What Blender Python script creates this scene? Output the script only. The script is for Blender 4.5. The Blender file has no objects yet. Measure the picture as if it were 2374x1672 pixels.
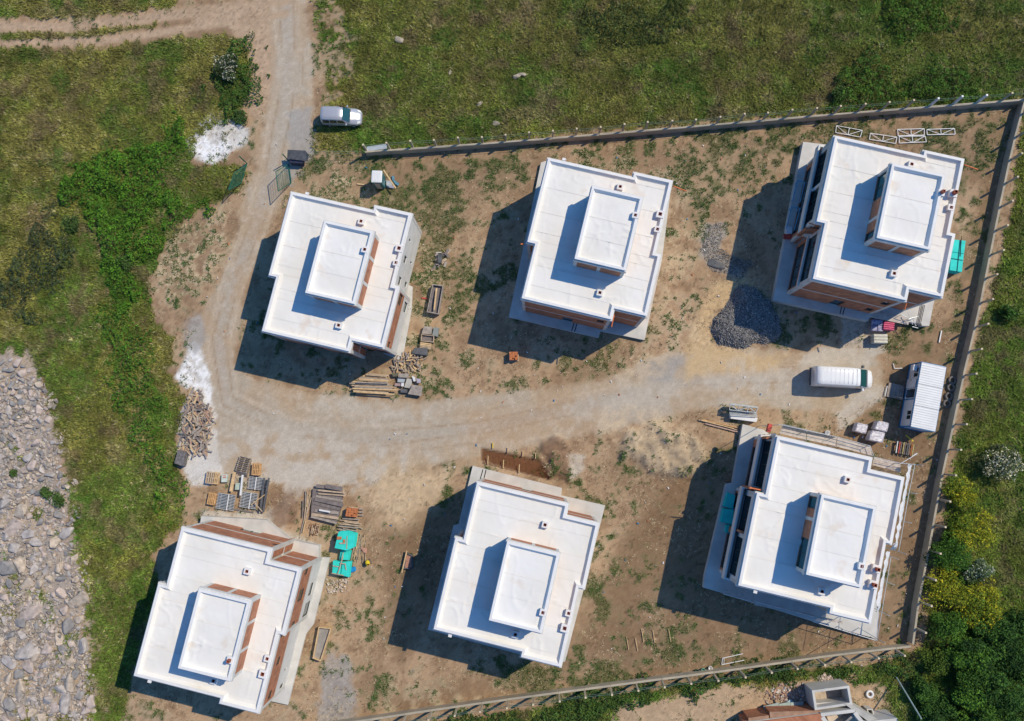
import bpy, bmesh, math, random
import numpy as np
from mathutils import Matrix, Vector
rnd = random.Random(7)
rng = np.random.default_rng(11)
SC = bpy.context.scene
COL = SC.collection
PI = math.pi

# ------------------------------------------------------------------ camera, sky, sun, exposure
F_PX, PW, PH = 1852.934, 2374.0, 1672.0
CAM_H = 82.25
_a, _b = -0.0988416, -0.0327833
def _rx(a): c, s = math.cos(a), math.sin(a); return np.array([[1,0,0],[0,c,-s],[0,s,c]])
def _ry(a): c, s = math.cos(a), math.sin(a); return np.array([[c,0,s],[0,1,0],[-s,0,c]])
RM = _rx(_a) @ _ry(_b)
cam = bpy.data.cameras.new('camera'); cam.sensor_width = 36.0
cam.lens = F_PX / PW * 36.0; cam.clip_start = 1.0; cam.clip_end = 6000.0
camo = bpy.data.objects.new('camera', cam); COL.objects.link(camo)
camo.matrix_world = Matrix.Translation((0, 0, CAM_H)) @ Matrix(RM.T.tolist()).to_4x4()
SC.camera = camo

world = bpy.data.worlds.new('World'); SC.world = world; world.use_nodes = True
wn = world.node_tree.nodes; wl = world.node_tree.links
bg = wn.get('Background') or wn.new('ShaderNodeBackground')
sky = wn.new('ShaderNodeTexSky'); sky.sky_type = 'NISHITA'; sky.sun_disc = False
SUN_EL, SUN_AZ = math.radians(49.43), math.radians(29.93)
sky.sun_elevation = SUN_EL; sky.sun_rotation = math.radians(90) - SUN_AZ
sky.air_density = 1.0; sky.dust_density = 0.6; sky.ozone_density = 6.0
tint = wn.new('ShaderNodeVectorMath'); tint.operation = 'MULTIPLY'; tint.inputs[1].default_value = (.455, .90, 1.18)   # white balance of the camera
wl.new(sky.outputs[0], tint.inputs[0]); wl.new(tint.outputs[0], bg.inputs[0]); bg.inputs[1].default_value = 0.14
sun = bpy.data.lights.new('sun', 'SUN'); sun.energy = 4.5; sun.angle = math.radians(0.5); sun.color = (1.0, 0.86, 0.64)
suno = bpy.data.objects.new('sun', sun); COL.objects.link(suno)
sd = Vector((math.cos(SUN_EL)*math.cos(SUN_AZ), math.cos(SUN_EL)*math.sin(SUN_AZ), math.sin(SUN_EL)))
suno.rotation_euler = sd.to_track_quat('Z', 'Y').to_euler(); suno.location = sd * 150
vs = SC.view_settings; vs.view_transform = 'Standard'; vs.look = 'None'; vs.gamma = 1.0; vs.exposure = -0.2
try: vs.use_curve_mapping = False
except Exception: pass

# ------------------------------------------------------------------ helpers
def W(px, py, z=0.0):
    """photograph pixel (2374 wide) -> point of the place at height z"""
    d = RM.T @ np.array([(px-PW/2)/F_PX, -(py-PH/2)/F_PX, -1.0])
    t = (z-CAM_H)/d[2]
    return (d[0]*t, d[1]*t)
def to_px(X, Y, Z=0.0):
    v = np.stack([X, Y, np.full_like(X, Z-CAM_H)], 0); c = np.tensordot(RM, v, 1)
    return PW/2+F_PX*c[0]/-c[2], PH/2-F_PX*c[1]/-c[2]
def crop(ox, oy, s): return lambda x, y, z=0.0: W(ox+x*s, oy+y*s, z)
ZS = 1.03397
def Z(x, y, z=0.0): return W(x*ZS, y*ZS, z)

MAT = {}
def mat(name, col, rough=0.85, var=0.18, scale=2.0, bump=0.0, bscale=30.0, metal=0.0, col2=None, vcol=False, spec=0.35, detail=6.0, coat=0.0):
    if name in MAT: return MAT[name]
    m = bpy.data.materials.new(name); m.use_nodes = True; MAT[name] = m
    nt = m.node_tree; N = nt.nodes; L = nt.links; b = N['Principled BSDF']
    b.inputs['Roughness'].default_value = rough; b.inputs['Metallic'].default_value = metal
    b.inputs['Specular IOR Level'].default_value = spec
    if coat: b.inputs['Coat Weight'].default_value = coat
    tc = N.new('ShaderNodeNewGeometry')
    nz = N.new('ShaderNodeTexNoise'); nz.inputs['Scale'].default_value = scale; nz.inputs['Detail'].default_value = detail
    L.new(tc.outputs['Position'], nz.inputs['Vector'])
    ramp = N.new('ShaderNodeMapRange'); ramp.inputs[1].default_value = 0.3; ramp.inputs[2].default_value = 0.7
    L.new(nz.outputs['Fac'], ramp.inputs[0])
    mix = N.new('ShaderNodeMix'); mix.data_type = 'RGBA'
    L.new(ramp.outputs[0], mix.inputs[0])
    c2 = col2 if col2 else tuple(min(1, c*(1+var)) for c in col)
    c1 = col if col2 else tuple(c*(1-var) for c in col)
    if vcol:
        at = N.new('ShaderNodeVertexColor'); at.layer_name = 'Col'
        m1 = N.new('ShaderNodeMix'); m1.data_type = 'RGBA'; m1.blend_type = 'MULTIPLY'; m1.inputs[0].default_value = 1
        mix.inputs[6].default_value = (1-var, 1-var, 1-var, 1); mix.inputs[7].default_value = (1+var, 1+var, 1+var, 1)
        L.new(at.outputs[0], m1.inputs[6]); L.new(mix.outputs[2], m1.inputs[7]); L.new(m1.outputs[2], b.inputs['Base Color'])
    else:
        mix.inputs[6].default_value = (*c1, 1); mix.inputs[7].default_value = (*c2, 1)
        L.new(mix.outputs[2], b.inputs['Base Color'])
    if bump:
        n2 = N.new('ShaderNodeTexNoise'); n2.inputs['Scale'].default_value = bscale; n2.inputs['Detail'].default_value = 5
        L.new(tc.outputs['Position'], n2.inputs['Vector'])
        bp = N.new('ShaderNodeBump'); bp.inputs['Strength'].default_value = bump; bp.inputs['Distance'].default_value = 0.03
        L.new(n2.outputs['Fac'], bp.inputs['Height']); L.new(bp.outputs[0], b.inputs['Normal'])
    return m

def brick_mat(name, c1, c2, mortar, bw=0.30, bh=0.22, ms=0.014):
    m = bpy.data.materials.new(name); m.use_nodes = True; MAT[name] = m
    nt = m.node_tree; N = nt.nodes; L = nt.links; b = N['Principled BSDF']; b.inputs['Roughness'].default_value = 0.9
    tc = N.new('ShaderNodeTexCoord'); sp = N.new('ShaderNodeSeparateXYZ'); L.new(tc.outputs['Object'], sp.inputs[0])
    ad = N.new('ShaderNodeMath'); ad.operation = 'ADD'; L.new(sp.outputs[0], ad.inputs[0]); L.new(sp.outputs[1], ad.inputs[1])
    cb = N.new('ShaderNodeCombineXYZ'); L.new(ad.outputs[0], cb.inputs[0]); L.new(sp.outputs[2], cb.inputs[1])
    br = N.new('ShaderNodeTexBrick'); br.inputs['Scale'].default_value = 1.0; br.inputs['Brick Width'].default_value = bw
    br.inputs['Row Height'].default_value = bh; br.inputs['Mortar Size'].default_value = ms; br.inputs['Bias'].default_value = 0
    br.inputs['Color1'].default_value = (*c1, 1); br.inputs['Color2'].default_value = (*c2, 1); br.inputs['Mortar'].default_value = (*mortar, 1)
    L.new(cb.outputs[0], br.inputs['Vector'])
    g = N.new('ShaderNodeNewGeometry'); nz = N.new('ShaderNodeTexNoise'); nz.inputs['Scale'].default_value = 1.3; nz.inputs['Detail'].default_value = 6
    L.new(g.outputs['Position'], nz.inputs['Vector'])
    mr = N.new('ShaderNodeMapRange'); mr.inputs[1].default_value = .3; mr.inputs[2].default_value = .7; mr.inputs[3].default_value = .75; mr.inputs[4].default_value = 1.2
    L.new(nz.outputs['Fac'], mr.inputs[0])
    mx = N.new('ShaderNodeMix'); mx.data_type = 'RGBA'; mx.blend_type = 'MULTIPLY'; mx.inputs[0].default_value = 1
    L.new(br.outputs['Color'], mx.inputs[6]); L.new(mr.outputs[0], mx.inputs[7]); L.new(mx.outputs[2], b.inputs['Base Color'])
    bp = N.new('ShaderNodeBump'); bp.inputs['Strength'].default_value = .5; bp.inputs['Distance'].default_value = .012; bp.invert = True
    L.new(br.outputs['Fac'], bp.inputs['Height']); L.new(bp.outputs[0], b.inputs['Normal'])
    return m

def membrane_mat():
    m = bpy.data.materials.new('white_membrane'); m.use_nodes = True; MAT['membrane'] = m
    nt = m.node_tree; N = nt.nodes; L = nt.links; b = N['Principled BSDF']; b.inputs['Roughness'].default_value = 0.8; b.inputs['Specular IOR Level'].default_value = .3
    g = N.new('ShaderNodeNewGeometry')
    def noise(sc, det, off=0):
        n = N.new('ShaderNodeTexNoise'); n.inputs['Scale'].default_value = sc; n.inputs['Detail'].default_value = det
        mp = N.new('ShaderNodeMapping'); mp.inputs['Location'].default_value = (off, off*.7, off*.3)
        L.new(g.outputs['Position'], mp.inputs[0]); L.new(mp.outputs[0], n.inputs['Vector']); return n
    n1 = noise(.25, 4); n2 = noise(.42, 5, 37.0)
    a = N.new('ShaderNodeMix'); a.data_type = 'RGBA'; a.inputs[6].default_value = (.80, .79, .765, 1); a.inputs[7].default_value = (.73, .71, .66, 1)
    r1 = N.new('ShaderNodeMapRange'); r1.inputs[1].default_value = .35; r1.inputs[2].default_value = .7; L.new(n1.outputs['Fac'], r1.inputs[0]); L.new(r1.outputs[0], a.inputs[0])
    r2 = N.new('ShaderNodeMapRange'); r2.inputs[1].default_value = .62; r2.inputs[2].default_value = .80; r2.inputs[4].default_value = .75; L.new(n2.outputs['Fac'], r2.inputs[0])
    c = N.new('ShaderNodeMix'); c.data_type = 'RGBA'; c.inputs[7].default_value = (.62, .47, .33, 1)
    L.new(a.outputs[2], c.inputs[6]); L.new(r2.outputs[0], c.inputs[0]); L.new(c.outputs[2], b.inputs['Base Color'])
    return m

M_BRICK = brick_mat('terracotta_block', (.38, .135, .065), (.46, .19, .10), (.36, .22, .15))
M_MEM = membrane_mat()
M_PAR = mat('parapet_white', (.74, .735, .73), .75, .05, 1.5)
M_FAS = mat('fascia_render', (.60, .595, .58), .85, .10, 1.2)
M_PLAS = mat('white_plaster', (.66, .65, .62), .85, .10, .8, .15, 14)
M_CONC = mat('concrete_grey', (.44, .43, .40), .9, .16, 1.1, .2, 20)
M_CONCL = mat('concrete_pale', (.56, .545, .51), .9, .12, .9, .15, 20)
M_CONCD = mat('concrete_dark', (.29, .275, .255), .9, .2, 1.5, .2, 20)
M_GLASS = mat('teal_glass', (.015, .075, .075), .06, .2, .6, spec=.9)
M_DGLASS = mat('dark_glass', (.012, .03, .035), .05, .2, 2, spec=.9)
M_FRAME = mat('window_frame_dark', (.06, .07, .07), .5)
M_FRAMEW = mat('window_frame_white', (.65, .65, .65), .5)
M_FLUE = mat('terracotta_flue', (.33, .10, .06), .85, .2)
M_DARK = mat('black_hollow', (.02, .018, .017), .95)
M_WOOD = mat('weathered_plank', (.46, .36, .26), .9, .25, 3, .3, 25)
M_WOODG = mat('grey_plank', (.33, .29, .26), .9, .25, 3, .3, 25)
M_WOODL = mat('fresh_plank', (.60, .43, .24), .85, .2, 3)
M_WOODD = mat('dark_formwork', (.19, .165, .16), .85, .25, 3)
M_WOODO = mat('orange_pallet_wood', (.55, .33, .15), .85, .25, 3)
M_TEAL = mat('teal_foam', (.03, .62, .55), .75, .12, 2)
M_BLUE = mat('blue_paint', (.03, .20, .42), .5, .12, 2)
M_STEEL = mat('galvanised_steel', (.50, .54, .56), .4, .15, 3, metal=.3)
M_STEELD = mat('dark_steel', (.10, .105, .115), .6, .3, 3)
M_RED = mat('red_paint', (.50, .07, .05), .6, .2)
M_ORANGE = mat('orange_pipe', (.62, .17, .06), .6, .2)
M_WHITEP = mat('white_sheet_metal', (.72, .73, .74), .45, .05, 1)
M_CARW = mat('white_car_paint', (.78, .79, .80), .3, .02, 1, spec=.5, coat=.4)
M_CARS = mat('silver_car_paint', (.50, .50, .53), .32, .04, 1, metal=.35, coat=.4)
M_TYRE = mat('black_rubber', (.02, .02, .02), .85)
M_GREEN = mat('green_fence_paint', (.012, .12, .085), .5, .2)
M_SHRINK = mat('shrink_wrap', (.66, .63, .66), .35, .2, 4, .9, 9)
M_PINK = mat('pink_sacks', (.62, .10, .20), .6, .35, 5, .8, 9)
M_ROCK = [mat('rock_%s' % n, c, .95, .28, 2.2, .6, 9) for n, c in (('grey', (.42, .38, .355)), ('pinkish', (.47, .39, .345)), ('tan', (.48, .40, .32)), ('dark', (.27, .255, .245)))]
M_STONE = mat('crushed_stone', (.19, .185, .18), .95, .45, 9, vcol=False)
M_BARK = mat('bark', (.10, .075, .05), .95, .3, 5)
M_LEAF = mat('leaf_tint', (1, 1, 1), .8, .25, 1.2, vcol=True, spec=.2)
M_YEL = mat('yellow_paint', (.70, .52, .03), .5, .1)

def tag(o, label=None, cat=None, group=None, kind=None):
    if label: o['label'] = label
    if cat: o['category'] = cat
    if group: o['group'] = group
    if kind: o['kind'] = kind
    return o
def empty(name, loc, rz=0.0, label=None, cat=None, group=None):
    o = bpy.data.objects.new(name, None); COL.objects.link(o); o.empty_display_size = .3
    o.location = loc; o.rotation_euler = (0, 0, rz)
    return tag(o, label, cat, group)
def obj(name, me, parent=None, loc=(0, 0, 0), rot=(0, 0, 0)):
    o = bpy.data.objects.new(name, me); COL.objects.link(o); o.location = loc; o.rotation_euler = rot
    if parent: o.parent = parent
    return o

class MB:
    def __init__(s): s.v = []; s.f = []; s.m = []; s.mi = 0
    def add(s, vs, fs):
        n = len(s.v); s.v += [tuple(map(float, p)) for p in vs]; s.f += [tuple(n+i for i in f) for f in fs]; s.m += [s.mi]*len(fs); return s
    def box(s, x0, x1, y0, y1, z0, z1):
        if x0 > x1: x0, x1 = x1, x0
        if y0 > y1: y0, y1 = y1, y0
        return s.add([(x0,y0,z0),(x1,y0,z0),(x1,y1,z0),(x0,y1,z0),(x0,y0,z1),(x1,y0,z1),(x1,y1,z1),(x0,y1,z1)],
                     [(3,2,1,0),(4,5,6,7),(0,1,5,4),(1,2,6,5),(2,3,7,6),(3,0,4,7)])
    def beam(s, p, q, w, h):
        """box along p->q, width w, height h"""
        p = Vector(p); q = Vector(q); d = (q-p).normalized()
        up = Vector((0, 0, 1)) if abs(d.z) < .95 else Vector((1, 0, 0))
        r = d.cross(up).normalized(); u = r.cross(d)
        vs = [a+r*(i*w/2)+u*(j*h/2) for a in (p, q) for i, j in ((-1,-1),(1,-1),(1,1),(-1,1))]
        return s.add(vs, [(0,1,2,3),(7,6,5,4),(0,4,5,1),(1,5,6,2),(2,6,7,3),(3,7,4,0)])
    def tube(s, p, q, r, n=6):
        p = Vector(p); q = Vector(q); d = (q-p).normalized()
        up = Vector((0, 0, 1)) if abs(d.z) < .95 else Vector((1, 0, 0))
        a = d.cross(up).normalized(); b = a.cross(d)
        vs = [c+(a*math.cos(2*PI*k/n)+b*math.sin(2*PI*k/n))*r for c in (p, q) for k in range(n)]
        fs = [(k, (k+1) % n, n+(k+1) % n, n+k) for k in range(n)] + [tuple(range(n))[::-1], tuple(range(n, 2*n))]
        return s.add(vs, fs)
    def prism(s, P, z0, z1):
        P = ccw(P); n = len(P)
        vs = [(x, y, z0) for x, y in P]+[(x, y, z1) for x, y in P]
        fs = [(i, (i+1) % n, n+(i+1) % n, n+i) for i in range(n)]+[tuple(range(n))[::-1], tuple(range(n, 2*n))]
        return s.add(vs, fs)
    def ring(s, A, B, z0a, z0b, z1a, z1b):
        """closed ring between outer loop A and inner loop B; heights bottom/top at A and B"""
        n = len(A)
        vs = [(x, y, z0a) for x, y in A]+[(x, y, z0b) for x, y in B]+[(x, y, z1a) for x, y in A]+[(x, y, z1b) for x, y in B]
        fs = []
        for i in range(n):
            j = (i+1) % n
            fs += [(i, j, 2*n+j, 2*n+i), (2*n+i, 2*n+j, 3*n+j, 3*n+i), (n+j, n+i, 3*n+i, 3*n+j), (j, i, n+i, n+j)]
        return s.add(vs, fs)
    def lathe(s, prof, c=(0, 0, 0), n=14, axis='z'):
        vs = []; fs = []; m = len(prof)
        for k in range(n):
            t = 2*PI*k/n
            for r, z in prof:
                p = (r*math.cos(t), r*math.sin(t), z)
                if axis == 'y': p = (p[0], p[2], p[1])
                if axis == 'x': p = (p[2], p[0], p[1])
                vs.append((c[0]+p[0], c[1]+p[1], c[2]+p[2]))
        for k in range(n):
            for i in range(m-1):
                a = k*m+i; b2 = ((k+1) % n)*m+i; fs.append((a, b2, b2+1, a+1))
        return s.add(vs, fs)
    def mesh(s, name, mats):
        me = bpy.data.meshes.new(name); me.from_pydata(s.v, [], s.f)
        for m in (mats if isinstance(mats, (list, tuple)) else [mats]): me.materials.append(m)
        if s.m and max(s.m) > 0: me.polygons.foreach_set('material_index', s.m)
        me.update(); return me
    def build(s, name, mats, parent=None, loc=(0, 0, 0), rot=(0, 0, 0), bevel=0.0, smooth=False):
        me = s.mesh(name, mats)
        if bevel or smooth:
            bm = bmesh.new(); bm.from_mesh(me); bmesh.ops.recalc_face_normals(bm, faces=bm.faces)
            if bevel: bmesh.ops.bevel(bm, geom=bm.edges[:], offset=bevel, segments=2 if smooth else 1, affect='EDGES', profile=.5)
            bm.to_mesh(me); bm.free()
            if smooth: me.polygons.foreach_set('use_smooth', [True]*len(me.polygons))
        return obj(name, me, parent, loc, rot)

def area2(P): return sum(P[i][0]*P[(i+1) % len(P)][1]-P[(i+1) % len(P)][0]*P[i][1] for i in range(len(P)))
def ccw(P): P = [tuple(p[:2]) for p in P]; return P if area2(P) > 0 else P[::-1]
def inset(P, d):
    n = len(P); out = []
    for i in range(n):
        a, b, c = P[i-1], P[i], P[(i+1) % n]
        d1 = Vector((b[0]-a[0], b[1]-a[1])).normalized(); d2 = Vector((c[0]-b[0], c[1]-b[1])).normalized()
        n1 = Vector((-d1.y, d1.x)); n2 = Vector((-d2.y, d2.x)); k = 1+n1.dot(n2)
        o = (n1+n2)*(d/k); out.append((b[0]+o.x, b[1]+o.y))
    return out
def fast_mesh(name, V, F, col=None, mat_=None, smooth=False):
    me = bpy.data.meshes.new(name); k = F.shape[1]
    me.vertices.add(len(V)); me.vertices.foreach_set('co', V.astype(np.float32).ravel())
    me.loops.add(F.size); me.loops.foreach_set('vertex_index', F.astype(np.int32).ravel())
    me.polygons.add(len(F)); me.polygons.foreach_set('loop_start', np.arange(0, F.size, k, dtype=np.int32))
    if col is not None:
        at = me.color_attributes.new('Col', 'FLOAT_COLOR', 'POINT')
        c4 = np.ones((len(V), 4), np.float32); c4[:, :3] = col; at.data.foreach_set('color', c4.ravel())
    if mat_: me.materials.append(mat_)
    me.polygons.foreach_set('use_smooth', np.full(len(F), smooth))
    me.update(calc_edges=True); me.validate(); return me

# lattice noise
_T = np.random.default_rng(5).random((256, 256))
def vn(x, y, s=0):
    x = x+s*17.31; y = y+s*9.77
    xi = np.floor(x).astype(int); yi = np.floor(y).astype(int); fx = x-xi; fy = y-yi
    fx = fx*fx*(3-2*fx); fy = fy*fy*(3-2*fy)
    a = _T[xi & 255, yi & 255]; b = _T[(xi+1) & 255, yi & 255]; c = _T[xi & 255, (yi+1) & 255]; d = _T[(xi+1) & 255, (yi+1) & 255]
    return (a*(1-fx)+b*fx)*(1-fy)+(c*(1-fx)+d*fx)*fy
def fbm(x, y, s=0, o=4):
    r = 0; a = .5; t = 0
    for k in range(o): r = r+a*vn(x*2**k, y*2**k, s+k*3); t += a; a *= .55
    return r/t
def sdf(px, py, P):
    """signed distance (positive inside) in photo pixels, P in 2296-wide picture units"""
    P = np.array(P)*ZS; n = len(P); d = np.full(px.shape, 1e9); ins = np.zeros(px.shape, bool)
    for i in range(n):
        a = P[i]; b = P[(i+1) % n]; e = b-a
        t = np.clip(((px-a[0])*e[0]+(py-a[1])*e[1])/(e@e+1e-9), 0, 1)
        d = np.minimum(d, np.hypot(px-a[0]-t*e[0], py-a[1]-t*e[1]))
        c = ((a[1] > py) != (b[1] > py)) & (px < (b[0]-a[0])*(py-a[1])/(b[1]-a[1]+1e-12)+a[0]); ins ^= c
    return np.where(ins, d, -d)
def ldist(px, py, P):
    P = np.array(P)*ZS; d = np.full(px.shape, 1e9)
    for i in range(len(P)-1):
        a = P[i]; e = P[i+1]-a; t = np.clip(((px-a[0])*e[0]+(py-a[1])*e[1])/(e@e), 0, 1)
        d = np.minimum(d, np.hypot(px-a[0]-t*e[0], py-a[1]-t*e[1]))
    return d
def sst(x, a, b): t = np.clip((x-a)/(b-a), 0, 1); return t*t*(3-2*t)

# ------------------------------------------------------------------ the lie of the land
VEG = [
 [(-300,100),(200,108),(380,88),(500,72),(550,92),(566,150),(560,200),(540,240),(520,262),(470,290),(440,300),(430,370),(520,362),(548,385),(530,430),(480,460),(400,500),(375,540),(335,620),(340,700),(385,760),(380,830),(400,880),(420,900),(400,950),(392,1000),(405,1080),(400,1180),(340,1240),(360,1330),(320,1450),(290,1540),(270,1617),(260,1900),(205,1900),(190,1617),(190,1500),(180,1320),(155,1200),(150,1050),(120,980),(90,850),(40,800),(-300,780)],
 [(-300,-300),(-300,30),(100,38),(260,28),(400,8),(440,-300)],
 [(-300,72),(150,70),(300,58),(400,50),(300,68),(150,84),(-300,90)],
 [(700,-300),(705,60),(730,150),(722,230),(715,335),(850,345),(1100,318),(1400,290),(1700,262),(1900,250),(2100,240),(2290,228),(2800,190),(2800,-300)],
 [(2300,228),(2262,500),(2185,800),(2142,1000),(2112,1200),(2070,1455),(1950,1490),(1700,1505),(1400,1555),(1100,1600),(900,1640),(900,1900),(2800,1900),(2800,180)],
]
NODIRT = [(1370,1640),(1380,1580),(1500,1555),(1660,1532),(1700,1548),(1740,1535),(1800,1520),(1900,1515),(1985,1545),(2000,1640),(1960,1900),(1340,1900)]
BEACH = [(-300,798),(20,792),(60,812),(95,870),(120,960),(140,1050),(150,1180),(190,1300),(188,1500),(205,1640),(215,1900),(-300,1900)]
ROAD = [(605,-200),(680,-200),(690,60),(700,150),(705,250),(690,300),(700,340),(640,420),(620,470),(600,520),(580,560),(550,650),(530,760),(520,830),(600,862),(700,880),(790,895),(950,898),(1150,882),(1350,850),(1480,800),(1560,790),(1700,782),(1790,790),(1830,780),(1960,780),(1990,870),(1900,930),(1830,920),(1640,905),(1500,930),(1350,970),(1150,1010),(980,1040),(800,1075),(700,1100),(640,1085),(560,1070),(480,1070),(425,1060),(440,900),(440,830),(430,770),(440,720),(490,640),(520,560),(538,480),(570,380),(590,280),(605,180),(600,60)]
ROADC = [(640,-100),(645,100),(640,230),(610,380),(575,500),(520,640),(490,760),(510,900),(640,960),(850,985),(1100,955),(1350,900),(1560,850),(1750,840),(1900,830)]
SPILL = [[(420,300),(470,255),(520,270),(555,290),(550,320),(520,340),(480,372),(440,360),(415,330)],
         [(390,842),(415,805),(430,768),(450,778),(465,820),(476,880),(470,905),(440,892),(410,860)],
         [(408,905),(440,890),(475,905),(480,960),(485,1010),(500,1060),(470,1088),(430,1088),(400,1030),(400,950)]]
CPATCH = [[(640,1035),(805,1030),(802,1090),(700,1085),(650,1140),(640,1190),(690,1215),(720,1222),(716,1245),(640,1235),(590,1200),(450,1178),(458,1148),(590,1150),(632,1120)],
          [(1888,700),(1985,722),(1985,790),(1950,800),(1950,855),(1890,858),(1800,815),(1800,795),(1840,780),(1885,785)],
          [(1985,868),(1998,880),(1960,905),(1915,940),(1880,970),(1878,930),(1920,890),(1960,862)],
          [(1270,1012),(1310,1020),(1312,1050),(1280,1072)]]
SAND = [[(1645,620),(1660,600),(1700,640),(1660,680),(1600,700),(1592,770),(1700,792),(1765,795),(1745,835),(1600,840),(1540,850),(1538,770),(1570,700),(1600,640)],
        [(810,1055),(870,1040),(1010,1050),(975,1130),(900,1185),(840,1150)]]
BROWN = [[(600,1100),(668,1100),(662,1172),(618,1185)],[(1215,985),(1255,980),(1280,1000),(1272,1075),(1225,1062)],
         [(1500,330),(1800,290),(2290,240),(2230,500),(2130,900),(2060,1440),(1700,1500),(1300,1560),(900,1617),(860,1560),(1280,1460),(1400,1200),(1560,1000),(1900,980),(2000,800),(1900,760),(2120,700),(2200,420),(1850,330)],
         [(860,1200),(1030,1100),(1060,1130),(900,1500),(860,1420)],
         [(730,380),(900,370),(1100,350),(1180,380),(1050,480),(1000,560),(940,700),(900,600),(950,520)]]
TRENCH = [(1080,1006),(1210,1032),(1236,1078),(1080,1032)]
GREYG = [[(1585,498),(1620,500),(1625,545),(1605,562),(1690,592),(1650,625),(1592,602),(1568,560)],[(735,1470),(775,1470),(800,1560),(790,1700),(690,1700),(720,1560)],[(415,720),(450,700),(470,760),(440,790),(418,770)],
         [(1430,820),(1500,798),(1545,800),(1500,850),(1450,850)],[(700,240),(690,300),(700,345),(650,420),(640,380),(660,250)]]
MOUNDP = [(1400,970),(1470,955),(1560,975),(1590,1010),(1560,1060),(1500,1075),(1450,1050),(1400,1020)]
TRACK = ([(-300,62),(0,60),(150,62),(300,45),(430,28),(560,12),(640,0)], [(-300,99),(0,97),(200,93),(330,78),(440,60),(560,45),(640,30)])
TRACKA = [(430,22),(600,-10),(612,120),(606,230),(575,262),(560,250),(568,180),(556,100),(505,66),(430,58)]
DARKW = [(1240,30),(1330,-20),(1420,40),(1330,110),(1260,90)]

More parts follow.
